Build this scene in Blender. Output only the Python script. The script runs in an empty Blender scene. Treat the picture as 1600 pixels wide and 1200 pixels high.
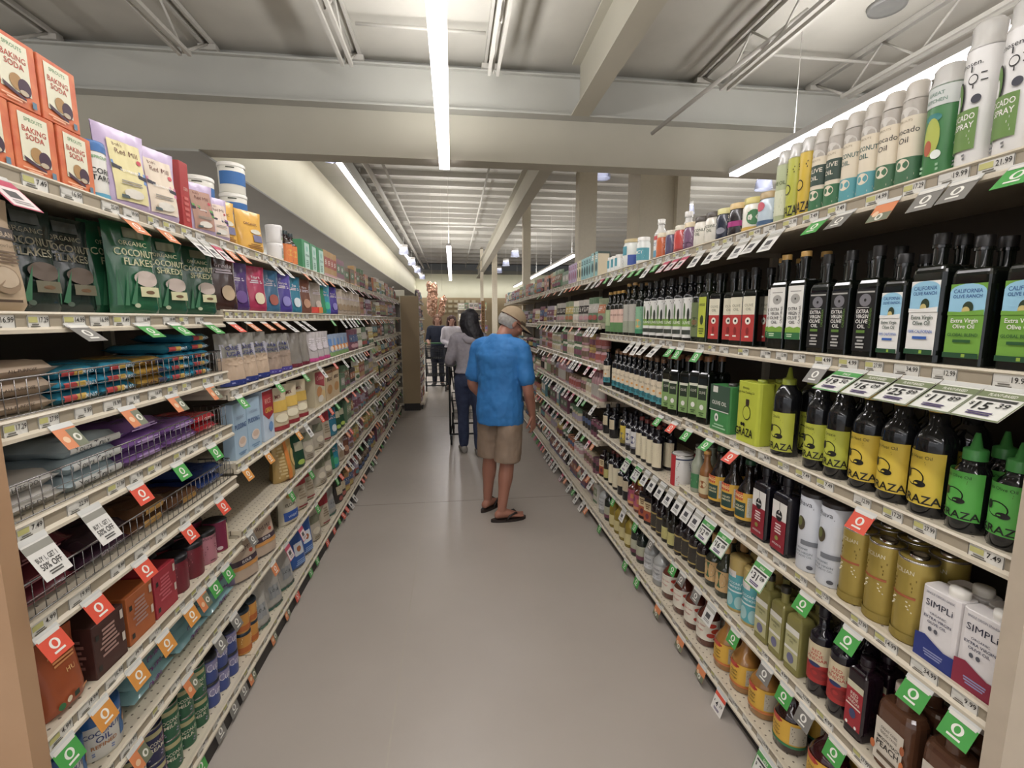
import bpy, math, random
from mathutils import Vector, Matrix
random.seed(7)
PI = math.pi
SC = bpy.context.scene
COL = SC.collection

# ------------------------------------------------------------------ camera
cam = bpy.data.cameras.new('camera')
cam.sensor_fit = 'HORIZONTAL'
cam.sensor_width = 36.0
cam.lens = 36.0 * 730.0 / 1600.0
cam.clip_start = 0.03
cam.clip_end = 200
camo = bpy.data.objects.new('camera', cam)
COL.objects.link(camo)
camo.location = (0, 0, 1.58)
PITCH = math.atan(101 / 730.0)
YAW = math.atan(93 / 730.0 * math.cos(PITCH))
camo.rotation_euler = (PI / 2 - PITCH, 0, -YAW)
SC.camera = camo

# ------------------------------------------------------------------ world, exposure, lights
SC.view_settings.view_transform = 'Standard'
SC.view_settings.look = 'None'
SC.view_settings.gamma = 1
SC.view_settings.use_curve_mapping = False
SC.view_settings.exposure = -0.05
W = bpy.data.worlds.new('world')
SC.world = W
W.use_nodes = True
W.node_tree.nodes['Background'].inputs[0].default_value = (0.93, 0.95, 1.0, 1)
W.node_tree.nodes['Background'].inputs[1].default_value = 1.0
STRIP = 7.0      # emission of the fluorescent strips
PEND = 3.0


def area(name, loc, sx, sy, power, rot=(0, 0, 0), color=(1, 0.985, 0.975)):
    l = bpy.data.lights.new(name, 'AREA')
    l.shape = 'RECTANGLE'
    l.size = sx
    l.size_y = sy
    l.energy = power
    l.color = color
    o = bpy.data.objects.new(name, l)
    o.location = loc
    o.rotation_euler = rot
    COL.objects.link(o)
    return o


# light of the fixtures' rows: lamps shine down; added uplights brighten the ceiling
for x, y, z, L_, p in ((-0.05, 0.1, 3.02, 8.2, 80), (-0.05, 14.0, 3.02, 9.0, 85), (2.81, 0.1, 3.02, 7.6, 66), (2.81, 15.0, 3.02, 9.0, 75), (5.67, 3.0, 3.02, 16.0, 150), (8.5, 5.0, 3.02, 20.0, 160)):  # last two rows: unseen lamps added to light the interior
    area('strip_or_fill_light', (x, y, z - .05), 0.12, L_, p * .7)
    area('added_uplight', (x, y, z + .07), 0.12, L_, p * (1.6 if x < 1 else 1.15), (PI, 0, 0))  # added fill for the ceiling, stronger than the downward light
area('strip_or_fill_light', (-1.74, 17.0, 3.96), 0.10, 24.0, 85)
area('strip_or_fill_light', (-2.9, -4.2, 2.97), 0.12, 7.0, 60)  # lamp pair added out of view to brighten the left wall
area('added_uplight', (-2.9, -4.2, 3.09), 0.12, 7.0, 70, (PI, 0, 0))
for y, L_ in ((-1.5, 9.0), (12.0, 14.0)):      # hidden lamps added on the left to lift soffit and fascia
    area('strip_or_fill_light', (-4.6, y, 2.35), 0.12, L_, 60)
    area('added_uplight', (-4.6, y, 2.47), 0.12, L_, 120, (PI, 0, 0))
area('added_wall_wash', (1.0, 28.7, 3.5), 14.0, 0.12, 65, (math.radians(60), 0, 0))  # unseen lamp added to brighten the cream far wall
# ------------------------------------------------------------------ materials
def s2l(c):
    return c / 12.92 if c <= 0.04045 else ((c + 0.055) / 1.055) ** 2.4


def rgb(h):
    if isinstance(h, str):
        h = h.lstrip('#')
        c = [s2l(int(h[i:i + 2], 16) / 255) for i in (0, 2, 4)]
        g = .3 * c[0] + .59 * c[1] + .11 * c[2]
        return tuple(g + (v - g) * .9 for v in c) + (1,)
    return tuple(h) + (1,)


_M = {}


def M(h, rough=0.5, metal=0.0, trans=0.0, emit=0.0, noise=0.06, coat=0.0, alpha=1.0):
    k = (h, rough, metal, trans, emit, coat, alpha)
    if k in _M:
        return _M[k]
    m = bpy.data.materials.new('m_' + str(h))
    m.use_nodes = True
    nt = m.node_tree
    b = nt.nodes['Principled BSDF']
    c = rgb(h)
    b.inputs['Base Color'].default_value = c
    b.inputs['Roughness'].default_value = rough
    b.inputs['Metallic'].default_value = metal
    b.inputs['Transmission Weight'].default_value = trans
    b.inputs['Coat Weight'].default_value = coat
    b.inputs['Coat Roughness'].default_value = 0.1
    b.inputs['Alpha'].default_value = alpha
    if emit:
        b.inputs['Emission Color'].default_value = c
        b.inputs['Emission Strength'].default_value = emit
    elif noise and trans == 0:
        tc = nt.nodes.new('ShaderNodeTexCoord')
        n = nt.nodes.new('ShaderNodeTexNoise')
        n.inputs['Scale'].default_value = 25
        nt.links.new(tc.outputs['Object'], n.inputs['Vector'])
        mx = nt.nodes.new('ShaderNodeMix')
        mx.data_type = 'RGBA'
        mx.inputs[6].default_value = tuple(v * (1 - noise) for v in c[:3]) + (1,)
        mx.inputs[7].default_value = tuple(min(1, v * (1 + noise)) for v in c[:3]) + (1,)
        nt.links.new(n.outputs['Fac'], mx.inputs[0])
        nt.links.new(mx.outputs[2], b.inputs['Base Color'])
    m.diffuse_color = c
    _M[k] = m
    return m


def mottled(name, c1, c2, scale=2.0, rough=0.5, spec=0.5, bump=0.0, detail=6, coords='Object', metal=0):
    m = bpy.data.materials.new(name)
    m.use_nodes = True
    nt = m.node_tree
    b = nt.nodes['Principled BSDF']
    tc = nt.nodes.new('ShaderNodeTexCoord')
    n = nt.nodes.new('ShaderNodeTexNoise')
    n.inputs['Scale'].default_value = scale
    n.inputs['Detail'].default_value = detail
    nt.links.new(tc.outputs[coords], n.inputs['Vector'])
    r = nt.nodes.new('ShaderNodeValToRGB')
    r.color_ramp.elements[0].position = 0.3
    r.color_ramp.elements[1].position = 0.7
    r.color_ramp.elements[0].color = rgb(c1)
    r.color_ramp.elements[1].color = rgb(c2)
    nt.links.new(n.outputs['Fac'], r.inputs['Fac'])
    nt.links.new(r.outputs['Color'], b.inputs['Base Color'])
    b.inputs['Roughness'].default_value = rough
    b.inputs['Metallic'].default_value = metal
    b.inputs['Specular IOR Level'].default_value = spec
    if bump:
        bp = nt.nodes.new('ShaderNodeBump')
        bp.inputs['Strength'].default_value = bump
        bp.inputs['Distance'].default_value = 0.01
        nt.links.new(n.outputs['Fac'], bp.inputs['Height'])
        nt.links.new(bp.outputs['Normal'], b.inputs['Normal'])
    return m


def perforated():
    m = mottled('perforated_enamel', '#c8bda6', '#d0c5ae', 6, 0.4)
    nt = m.node_tree
    b = nt.nodes['Principled BSDF']
    src = b.inputs['Base Color'].links[0].from_socket
    g = nt.nodes.new('ShaderNodeNewGeometry')
    sep = nt.nodes.new('ShaderNodeSeparateXYZ')
    nt.links.new(g.outputs['Position'], sep.inputs[0])
    fl = nt.nodes.new('ShaderNodeMath'); fl.operation = 'MULTIPLY'; fl.inputs[1].default_value = 1 / 0.026
    nt.links.new(sep.outputs['X'], fl.inputs[0])
    rowi = nt.nodes.new('ShaderNodeMath'); rowi.operation = 'FLOOR'
    nt.links.new(fl.outputs[0], rowi.inputs[0])
    half = nt.nodes.new('ShaderNodeMath'); half.operation = 'MULTIPLY'; half.inputs[1].default_value = 0.5
    nt.links.new(rowi.outputs[0], half.inputs[0])
    yv = nt.nodes.new('ShaderNodeMath'); yv.operation = 'MULTIPLY_ADD'; yv.inputs[1].default_value = 1 / 0.03
    nt.links.new(sep.outputs['Y'], yv.inputs[0]); nt.links.new(half.outputs[0], yv.inputs[2])
    fx = nt.nodes.new('ShaderNodeMath'); fx.operation = 'FRACT'; nt.links.new(fl.outputs[0], fx.inputs[0])
    fy = nt.nodes.new('ShaderNodeMath'); fy.operation = 'FRACT'; nt.links.new(yv.outputs[0], fy.inputs[0])
    cb = nt.nodes.new('ShaderNodeCombineXYZ')
    nt.links.new(fx.outputs[0], cb.inputs[0]); nt.links.new(fy.outputs[0], cb.inputs[1])
    d = nt.nodes.new('ShaderNodeVectorMath'); d.operation = 'DISTANCE'; d.inputs[1].default_value = (.5, .5, 0)
    nt.links.new(cb.outputs[0], d.inputs[0])
    lt = nt.nodes.new('ShaderNodeMath'); lt.operation = 'LESS_THAN'; lt.inputs[1].default_value = 0.12
    nt.links.new(d.outputs['Value'], lt.inputs[0])
    mx = nt.nodes.new('ShaderNodeMix'); mx.data_type = 'RGBA'
    nt.links.new(lt.outputs[0], mx.inputs[0]); nt.links.new(src, mx.inputs[6])
    mx.inputs[7].default_value = rgb('#6b6152')
    nt.links.new(mx.outputs[2], b.inputs['Base Color'])
    return m


# ------------------------------------------------------------------ mesh collector
class MB:
    def __init__(s):
        s.v = []; s.f = []; s.m = []; s.sm = []; s.mats = []

    def mi(s, m):
        if isinstance(m, str):
            m = M(m)
        if m not in s.mats:
            s.mats.append(m)
        return s.mats.index(m)

    def add(s, vs, fs, m, smooth=False):
        i = s.mi(m); b = len(s.v)
        s.v += [tuple(v) for v in vs]
        for f in fs:
            s.f.append(tuple(b + k for k in f)); s.m.append(i); s.sm.append(smooth)
        return s

    def merge(s, o, mat=None):
        b = len(s.v)
        s.v += [tuple(mat @ Vector(v)) for v in o.v] if mat else o.v
        for f, mi, sm in zip(o.f, o.m, o.sm):
            s.f.append(tuple(b + k for k in f)); s.m.append(s.mi(o.mats[mi])); s.sm.append(sm)
        return s

    def mesh(s, name):
        me = bpy.data.meshes.new(name)
        me.from_pydata(s.v, [], s.f)
        for m in s.mats:
            me.materials.append(m)
        me.polygons.foreach_set('material_index', s.m)
        me.polygons.foreach_set('use_smooth', s.sm)
        me.update()
        return me

    def box(s, x0, x1, y0, y1, z0, z1, m):
        return s.add([(x0, y0, z0), (x1, y0, z0), (x1, y1, z0), (x0, y1, z0), (x0, y0, z1), (x1, y0, z1), (x1, y1, z1), (x0, y1, z1)],
                     [(0, 3, 2, 1), (4, 5, 6, 7), (0, 1, 5, 4), (1, 2, 6, 5), (2, 3, 7, 6), (3, 0, 4, 7)], m)

    def lathe(s, prof, m, seg=20, cx=0, cy=0, smooth=True):
        vs = []; fs = []; rows = []
        for r, z in prof:
            if r < 1e-6:
                rows.append([len(vs)]); vs.append((cx, cy, z))
            else:
                rows.append(list(range(len(vs), len(vs) + seg)))
                vs += [(cx + r * math.cos(2 * PI * k / seg), cy + r * math.sin(2 * PI * k / seg), z) for k in range(seg)]
        for a, b in zip(rows, rows[1:]):
            for k in range(seg):
                k2 = (k + 1) % seg
                if len(a) == 1 and len(b) == 1: continue
                if len(a) == 1: fs.append((a[0], b[k2], b[k]))
                elif len(b) == 1: fs.append((a[k], a[k2], b[0]))
                else: fs.append((a[k], a[k2], b[k2], b[k]))
        return s.add(vs, fs, m, smooth)

    def rr(s, w, d, rc, prof, m, n=3, cx=0, cy=0, smooth=False):
        """rounded rectangle w (y) by d (x) swept up; prof = [(inset, z)]"""
        vs = []; fs = []; N = 4 * (n + 1)
        for ins, z in prof:
            hw, hd = max(w / 2 - ins, .0005), max(d / 2 - ins, .0005)
            r = max(min(rc - ins * .6, hw, hd), 0.0003)
            for q, (sx, sy) in enumerate(((1, 1), (-1, 1), (-1, -1), (1, -1))):
                for k in range(n + 1):
                    a = PI / 2 * (q + k / n)
                    vs.append((cx + sx * (hd - r) + r * math.cos(a), cy + sy * (hw - r) + r * math.sin(a), z))
        L = len(prof)
        for i in range(L - 1):
            for k in range(N):
                k2 = (k + 1) % N
                fs.append((i * N + k, i * N + k2, (i + 1) * N + k2, (i + 1) * N + k))
        fs.append(tuple(reversed(range(N)))); fs.append(tuple((L - 1) * N + k for k in range(N)))
        return s.add(vs, fs, m, smooth)

    def tube(s, pts, r, m, seg=6, smooth=True, close=True):
        pts = [Vector(p) for p in pts]
        vs = []; fs = []
        rs = r if isinstance(r, (list, tuple)) else [r] * len(pts)
        up = None
        for i, p in enumerate(pts):
            t = (pts[min(i + 1, len(pts) - 1)] - pts[max(i - 1, 0)]).normalized()
            if up is None:
                up = Vector((0, 0, 1)) if abs(t.z) < .9 else Vector((1, 0, 0))
            u = (up - t * up.dot(t)).normalized(); w = t.cross(u); up = u
            vs += [p + (u * math.cos(2 * PI * k / seg) + w * math.sin(2 * PI * k / seg)) * rs[i] for k in range(seg)]
        for i in range(len(pts) - 1):
            for k in range(seg):
                k2 = (k + 1) % seg
                fs.append((i * seg + k, i * seg + k2, (i + 1) * seg + k2, (i + 1) * seg + k))
        if close:
            fs.append(tuple(reversed(range(seg)))); fs.append(tuple((len(pts) - 1) * seg + k for k in range(seg)))
        return s.add(vs, fs, m, smooth)

    def ell(s, c, rad, m, seg=16, rings=10, rot=None):
        vs = []; fs = []
        R = rot or Matrix.Identity(3)
        c = Vector(c)
        for i in range(rings + 1):
            th = PI * i / rings
            for k in range(seg):
                a = 2 * PI * k / seg
                vs.append(c + R @ Vector((rad[0] * math.sin(th) * math.cos(a), rad[1] * math.sin(th) * math.sin(a), rad[2] * math.cos(th))))
        for i in range(rings):
            for k in range(seg):
                k2 = (k + 1) % seg
                fs.append((i * seg + k, (i + 1) * seg + k, (i + 1) * seg + k2, i * seg + k2))
        return s.add(vs, fs, m, True)


def link(name, me, parent=None, loc=(0, 0, 0), rot=(0, 0, 0)):
    o = bpy.data.objects.new(name, me)
    COL.objects.link(o)
    o.location = loc; o.rotation_euler = rot
    if parent: o.parent = parent
    return o


def struct(name, mb):
    o = link(name, mb.mesh(name)); o['kind'] = 'structure'
    return o


def thing(name, label, cat, loc=(0, 0, 0), rot=(0, 0, 0), group=None, me=None):
    o = link(name, me, None, loc, rot)
    o['label'] = label; o['category'] = cat
    if group: o['group'] = group
    return o


# ------------------------------------------------------------------ lettering
_T = {}


def text2d(s, bold=True):
    k = (s, bold)
    if k in _T: return _T[k]
    cu = bpy.data.curves.new('lettering', 'FONT')
    cu.body = s; cu.size = 1; cu.align_x = 'LEFT'; cu.resolution_u = 2
    cu.offset = 0.012 if bold else 0.0
    ob = bpy.data.objects.new('lettering', cu)
    COL.objects.link(ob)
    dg = bpy.context.evaluated_depsgraph_get()
    me = bpy.data.meshes.new_from_object(ob.evaluated_get(dg))
    vs = [(v.co.x, v.co.y) for v in me.vertices]
    fs = [tuple(p.vertices) for p in me.polygons]
    bpy.data.objects.remove(ob); bpy.data.curves.remove(cu); bpy.data.meshes.remove(me)
    if vs:
        x0 = min(v[0] for v in vs); x1 = max(v[0] for v in vs)
        vs = [((v[0] - (x0 + x1) / 2) / .7, (v[1] - .35) / .7) for v in vs]
        w = (x1 - x0) / .7
    else: w = 1
    _T[k] = (vs, fs, w)
    return _T[k]


def Sflat(x): return lambda y, z, e: (x + e, y, z)


def Scyl(r):
    rf = r if callable(r) else (lambda z: r)

    def f(y, z, e):
        q = rf(z)
        a = y / q
        return ((q + e) * math.cos(a), (q + e) * math.sin(a), z)
    return f


def deco(mb, S, hw, H, elems, e0=0.0008, curved=True):
    """elems in units of half-width hw and height H
    ('r',y0,y1,z0,z1,mat) ('t',str,y,z,h,mat[,maxw]) ('e',y,z,ry,rz,mat) ('l',y0,y1,z0,z1,n,mat) ('tv',...) vertical text"""
    e = e0
    for el in elems:
        e += 0.00025 if curved != 2 else 0.0006
        k = el[0]
        if k == 'r':
            _, y0, y1, z0, z1, m = el
            n = max(1, int(abs(y1 - y0) * (6 if curved == 1 or curved is True else 9))) if curved else 1
            nz = max(1, int(abs(z1 - z0) * 20)) if curved == 2 and curved is not True else 1
            vs = [S((y0 + (y1 - y0) * i / n) * hw, (z0 + (z1 - z0) * j / nz) * H, e) for j in range(nz + 1) for i in range(n + 1)]
            fs = [(j * (n + 1) + i, j * (n + 1) + i + 1, (j + 1) * (n + 1) + i + 1, (j + 1) * (n + 1) + i) for j in range(nz) for i in range(n)]
            mb.add(vs, fs, m, bool(curved))
        elif k == 'e':
            _, y, z, ry, rz, m = el
            N = 18
            vs = [S(y * hw, z * H, e)] + [S((y + ry * math.cos(2 * PI * i / N)) * hw, (z + rz * math.sin(2 * PI * i / N)) * H, e) for i in range(N)]
            mb.add(vs, [(0, 1 + i, 1 + (i + 1) % N) for i in range(N)], m, bool(curved))
        elif k == 'q':      # free polygon
            _, pts, m = el
            mb.add([S(y * hw, z * H, e) for y, z in pts], [tuple(range(len(pts)))], m, bool(curved))
        elif k == 'l':
            _, y0, y1, z0, z1, n, m = el
            rnd = random.Random(int(1000 * (z0 + 3 * z1)))
            for j in range(n):
                zc = z0 + (z1 - z0) * (j + .5) / n; hh = (z1 - z0) / n * .28
                c = (y0 + y1) / 2; hwid = (y1 - y0) / 2 * (0.55 + .45 * rnd.random())
                mb.add([S((c - hwid) * hw, (zc - hh) * H, e), S((c + hwid) * hw, (zc - hh) * H, e), S((c + hwid) * hw, (zc + hh) * H, e), S((c - hwid) * hw, (zc + hh) * H, e)], [(0, 1, 2, 3)], m)
        elif k in ('t', 'tv', 'tt'):
            s, y, z, h, m = el[1:6]
            vs, fs, w = text2d(s, k != 'tt')
            hh = h * H; sx = hh
            if len(el) > 6 and w * hh > el[6] * hw:
                sx = el[6] * hw / w
            if k == 'tv':
                pts = [S(y * hw - b * sx, z * H + a * hh, e) for a, b in vs]
            else:
                pts = [S(y * hw + a * sx, z * H + b * hh, e) for a, b in vs]
            mb.add(pts, fs, m)
KICK = M('#2b2624', .6)
# ------------------------------------------------------------------ the building
YF = 4.6      # plane of the cross beam
floor_m = mottled('polished_concrete', '#a0978d', '#aea59b', .7, .33, .5)
_nt = floor_m.node_tree
_b = _nt.nodes['Principled BSDF']
_n2 = _nt.nodes.new('ShaderNodeTexNoise'); _n2.inputs['Scale'].default_value = 14; _n2.inputs['Detail'].default_value = 8
_g = _nt.nodes.new('ShaderNodeNewGeometry'); _nt.links.new(_g.outputs['Position'], _n2.inputs['Vector'])
_mr = _nt.nodes.new('ShaderNodeMapRange'); _mr.inputs[3].default_value = .26; _mr.inputs[4].default_value = .42
_nt.links.new(_n2.outputs['Fac'], _mr.inputs[0]); _nt.links.new(_mr.outputs[0], _b.inputs['Roughness'])
struct('floor', MB().box(-14, 14, -8, 32, -.1, 0, floor_m))
joint = M('#857c70', .5)
j = MB()
for y in (3.95, 7.6, 11.3, 15.0): j.box(-.88, 1.08, y, y + .006, 0, .0008, joint)
struct('trim_1', j)
struct('trim_2', MB().box(-.265, -.258, -2, 4.6, 0, .0008, M('#a89f92', .4)))
deck_m = mottled('painted_deck', '#b0aca2', '#b9b5aa', 3, .7)
paint = mottled('grey_green_paint', '#abaaa2', '#b4b3aa', 1.5, .7)
paint2 = mottled('warm_paint', '#aea998', '#b6b1a0', 1.5, .7)
cream = mottled('cream_wall', '#d6d2b4', '#dcd8bc', 1.5, .7)
tan = mottled('tan_wall', '#a08a64', '#a8926c', 1.5, .7)
struct('ceiling', MB().box(-14, 14, -8, YF + .1, 3.9, 4.0, deck_m))
struct('wall_over_girder', MB().box(-14, 14, YF + .1, YF + .14, 3.82, 4.42, paint))
# corrugated far deck
d = MB(); pts = []
y = YF
while y < 30:
    pts += [(y, 4.442), (y + .1, 4.442), (y + .15, 4.456), (y + .25, 4.456)]; y += .3
vs = [(x, yy, z) for x in (-14, 14) for yy, z in pts]
n = len(pts)
d.add(vs, [(i, i + 1, n + i + 1, n + i) for i in range(n - 1)], deck_m)
d.box(-14, 14, YF, 30, 4.5, 4.6, deck_m)
struct('ceiling_far', d)
bar = M('#b5b1a8', .6)
far_j = MB()
k = 0; y = 6.0
k = 3
while y < 29:
    m = MB(); m.box(-1.7 if y > 5 else -14, 14, y - .02, y + .02, 4.34, 4.38, bar); m.box(-1.7, 14, y - .012, y + .012, 4.38, 4.46, bar)
    struct(f'trim_{k}', m); k += 1
    y += .62 if y < 14 else 1.24
# open web joists over the near bay
for x in (-4.4, -3.2, -2.0, -.8, .37, 2.42, 3.6, 4.8):
    m = MB()
    for dx in (-.035, .035):
        m.box(x + dx - .012, x + dx + .012, -8, YF - .42, 3.58, 3.61, bar); m.box(x + dx - .012, x + dx + .012, -8, YF + .05, 3.86, 3.895, bar)
    m.tube([(x, YF - .04, 3.87), (x, YF - .44, 3.6)], .012, bar, 6)
    yy = YF - .44; up = True
    while yy > -1:
        m.tube([(x, yy, 3.6 if up else 3.87), (x, yy - .33, 3.87 if up else 3.6)], .009, bar, 6); up = not up; yy -= .33
    m.box(x - .07, x + .07, YF - .06, YF + .02, 3.82, 3.86, bar)
    struct(f'trim_{k}', m); k += 1
# bridging rods across the near bay
for y in (4.05,):
    m = MB(); m.tube([(-.7, y, 3.83), (.3, y, 3.83)], .014, bar, 6); m.tube([(2.5, y, 3.83), (7, y, 3.83)], .014, bar, 6); struct(f'trim_{k}', m); k += 1
# cross girder and the fascia wall under it
girder = MB()
girder.box(-14, 14, YF, YF + .02, 3.46, 3.8, paint); girder.box(-14, 14, YF - .09, YF + .12, 3.445, 3.46, paint); girder.box(-14, 14, YF - .04, YF + .14, 3.8, 3.815, paint)
struct('beam_cross', girder)
struct('wall_fascia', MB().box(-14, 14, YF + .03, YF + .23, 3.05, 3.45, paint2))
# long I beam down the store
m = MB()
for ya, yb in ((-8, YF - .1), (YF + .25, 22)):
    m.box(1.12, 1.29, ya, yb, 3.44, 3.456, paint2); m.box(1.195, 1.215, ya, yb, 3.456, 3.88, paint2); m.box(1.12, 1.29, ya, yb, 3.87, 3.888, paint2)
struct('beam_long', m)
# left bulkhead: lit face, soffits
m = MB()
m.box(-2.2, -2.17, YF + .23, 30, 3.05, 4.05, cream)
struct('wall_left', m)
struct('ceiling_soffit', MB().box(-8, -2.17, YF + .02, 30, 3.03, 3.05, paint))
struct('trim_soffit', MB().box(-2.2, -1.66, YF + .23, 30, 4.05, 4.25, paint))
struct('wall_back', MB().box(-14, 14, 29.5, 29.7, 2.9, 4.6, cream).box(-14, 14, 29.45, 29.65, 0, 2.9, tan))
struct('trim_duct', MB().box(-1.6, 14, 24, 26, 4.0, 4.3, M('#6f7478', .6)))
# round pipes
for i, (x, z, r, ya) in enumerate(((-1.36, 4.08, .045, YF + .25), (-1.08, 4.08, .022, YF + .25), (.66, 4.12, .018, YF + .25))):
    struct(f'pipe_{i + 1}', MB().tube([(x, ya, z), (x, 24, z)], r, bar, 10))
struct('pipe_4', MB().tube([(1.9, 4.5, 3.32), (2.5, 3.3, 3.72)], .018, bar, 8).tube([(-1.0, 12.2, 3.9), (6, 12.2, 3.9)], .03, bar, 8))
# columns
col = M('#d9cfb8', .6)
for i, (x0, x1, y0, y1, z1) in enumerate(((1.88, 2.15, 7.0, 7.2, 4.4), (2.81, 3.43, 7.0, 7.5, 4.4), (1.5, 1.66, 10, 10.16, 4.4), (1.35, 1.52, 16, 16.17, 4.4), (1.13, 1.25, 19, 19.1, 4.4), (-3.45, -3.2, 4.84, 5.0, 3.05), (3.35, 3.55, 6.9, 7.0, 4.4))):
    struct(f'column_{i + 1}', MB().box(x0, x1, y0, y1, 0, z1, col))
# round ceiling speaker
thing('ceiling_speaker', 'round grey speaker in the ceiling above right shelves', 'speaker', (3.25, 3.45, 3.87), me=MB().lathe([(0, 0), (.04, -.004), (.1, .01), (.12, .0), (.13, .03), (0, .03)], M('#7c7b78', .5), 24).mesh('ceiling_speaker'))

# fluorescent strips
TUBE = M('#fff4fa', .5, emit=STRIP, noise=0)
HOUS = M('#d9d6d0', .5)
def strip(x, z, segs, label, w=.1, hang=True, grp='fluorescent strip lights', top=None):
    r = thing('strip_light', label, 'strip light', (x, segs[0][0], z), group=grp)
    y00 = segs[0][0]
    mb = MB(); mb.box(-w / 2, w / 2, 0, segs[-1][1] - y00, .0, .05, HOUS); link('housing', mb.mesh('housing'), r)
    for a, b in segs:
        link('diffuser', MB().box(-w / 2 + .004, w / 2 - .004, a - y00 + .014, b - y00 - .014, -.028, -.001, TUBE).mesh('diffuser'), r)
    if hang:
        for a, b in segs[::2]:
            link('suspension_wire', MB().tube([(0, a - y00 + .3, .05), (0, a - y00 + .3, (top or (3.895 if a + .3 < YF else 4.41)) - z)], .003, HOUS, 5).mesh('suspension_wire'), r)
strip(-.05, 3.02, [(-3.4 + 1.163 * i, -3.4 + 1.163 * (i + 1)) for i in range(7)], 'long white strip light hanging over the aisle, nearest')
strip(-.05, 3.02, [(9.6 + 1.16 * i, 9.6 + 1.16 * (i + 1)) for i in range(7)], 'thin white strip light over the far end of the aisle')
strip(2.81, 3.02, [(-3.4 + 1.143 * i, -3.4 + 1.143 * (i + 1)) for i in range(7)], 'bright strip light seen above the oil spray cans')
strip(-2.9, 3.02, [(-7.7 + 1.163 * i, -7.7 + 1.163 * (i + 1)) for i in range(6)], 'added unseen strip light behind the camera, brightening the left wall')  # fixture added out of view for the left fill lamps
strip(-4.6, 2.40, [(-6.0 + 1.163 * i, -6.0 + 1.163 * (i + 1)) for i in range(8)], 'added hidden strip light brightening the left fascia, near part')  # added fixture, hung low to stay hidden behind the shelves
strip(-4.6, 2.40, [(5.0 + 1.163 * i, 5.0 + 1.163 * (i + 1)) for i in range(12)], 'added hidden strip light brightening the left soffit, far part', top=3.029)  # added hidden fixture for the fill under the soffit
strip(2.75, 3.02, [(10.5 + 1.16 * i, 10.5 + 1.16 * (i + 1)) for i in range(9)], 'far strip light above the right shelving tops')
strip(-1.72, 4.02, [(5 + 2.0 * i, 7 + 2.0 * i) for i in range(12)], 'continuous strip light along the left soffit', w=.09, hang=False)
# pendants
SHADE = M('#dfe3f2', .2, trans=.5, noise=0)
GLOW = M('#f2f2ff', .5, emit=PEND, noise=0)
for i, (x, y, z, s_, lb) in enumerate(((2.32, 7.35, 3.86, 1.0, 'white bell pendant lamp in front of the cream column'), (5.2, 7.6, 3.86, 1.0, 'white bell pendant lamp above the lime spray cans'), (4.9, 9.6, 3.88, 1.0, 'white bell pendant lamp low behind the purple jar'),
        (2.2, 16.6, 3.88, 1.1, 'small pendant lamp right of the thin column, nearest'), (2.2, 19.4, 3.88, 1.1, 'small pendant lamp right of the thin column, second'), (2.2, 22.3, 3.88, 1.1, 'small pendant lamp at the far wall, right row'),
        (-1.48, 15.4, 3.75, 1.1, 'nearest small pendant lamp beside left strip light'), (-1.48, 18.4, 3.75, 1.1, 'second small pendant lamp beside left strip light'), (-1.48, 21.3, 3.75, 1.1, 'third small pendant lamp beside left strip light'), (-1.48, 24.6, 3.75, 1.1, 'farthest small pendant lamp beside left strip light'), (-1.17, 5.05, 3.18, .45, 'glowing small lamp under the cross beam'))):
    r = thing('pendant_lamp', lb, 'pendant lamp', (x, y, z), group='bell pendant lamps')
    m = MB().lathe([(.135 * s_, -.13 * s_), (.14 * s_, -.12 * s_), (.12 * s_, .02 * s_), (.115 * s_, .03 * s_), (.11 * s_, .02 * s_), (.128 * s_, -.12 * s_)], SHADE, 24); link('shade', m.mesh('shade'), r)
    link('lamp_core', MB().lathe([(0, -.05 * s_), (.1 * s_, -.04 * s_), (.105 * s_, .05 * s_), (0, .05 * s_)], GLOW, 20).mesh('lamp_core'), r)
    link('canopy', MB().lathe([(0, .05 * s_), (.11 * s_, .05 * s_), (.11 * s_, .13 * s_), (0, .14 * s_)], HOUS, 20).mesh('canopy'), r)
    link('stem', MB().tube([(0, 0, .13 * s_), (0, 0, (3.9 if y < YF else 4.44) - z)], .006, HOUS, 6).mesh('stem'), r)

# end panels
thing('end_panel', 'tan wood post closing the near left shelves', 'end panel', (0, 0, 0), me=MB().box(-1.4, -.885, .975, 1.015, 0, 2.02, mottled('wood_laminate', '#a5805c', '#b18c68', 3, .5)).mesh('end_panel'))
thing('end_panel', 'beige metal panel closing the near right shelves', 'end panel', (0, 0, 0), me=MB().box(1.085, 1.6, .70, .735, 0, 1.98, M('#b7a893', .5)).mesh('end_panel_b'))
r = thing('end_panel', 'tall tan end panel with dark base at the left row end', 'end panel', (-.72, 8.2, 0))
link('panel', MB().rr(.06, .30, .01, [(0, .13), (0, 1.97)], mottled('tan_panel', '#a08a66', '#a8926e', 2, .5)).mesh('panel'), r)
link('base', MB().box(-.135, .135, -.02, .03, 0, .13, KICK).mesh('base'), r)
link('edge_strip', MB().box(-.155, -.148, -.034, .03, .13, 1.97, M('#c9bfa8', .4)).mesh('edge_strip'), r)
# ------------------------------------------------------------------ product templates (front faces +X, width along Y)
TM = {}


class Tm:
    def __init__(s, key, name, cat, desc, W_, D_, parts, group=None):
        s.key, s.name, s.cat, s.desc, s.W, s.D = key, name, cat, desc, W_, D_
        s.parts = [(n, mb.mesh(key + '_' + n)) for n, mb in parts if mb.f]
        s.mbs = parts; s._one = None
        s.group = group or (cat + 's')
        TM[key] = s

    def one(s):
        if s._one is None:
            mb = MB()
            for n, p in s.mbs: mb.merge(p)
            s._one = mb.mesh(s.key)
        return s._one


SHINY = dict(rough=0.12, coat=0.4)


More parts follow.
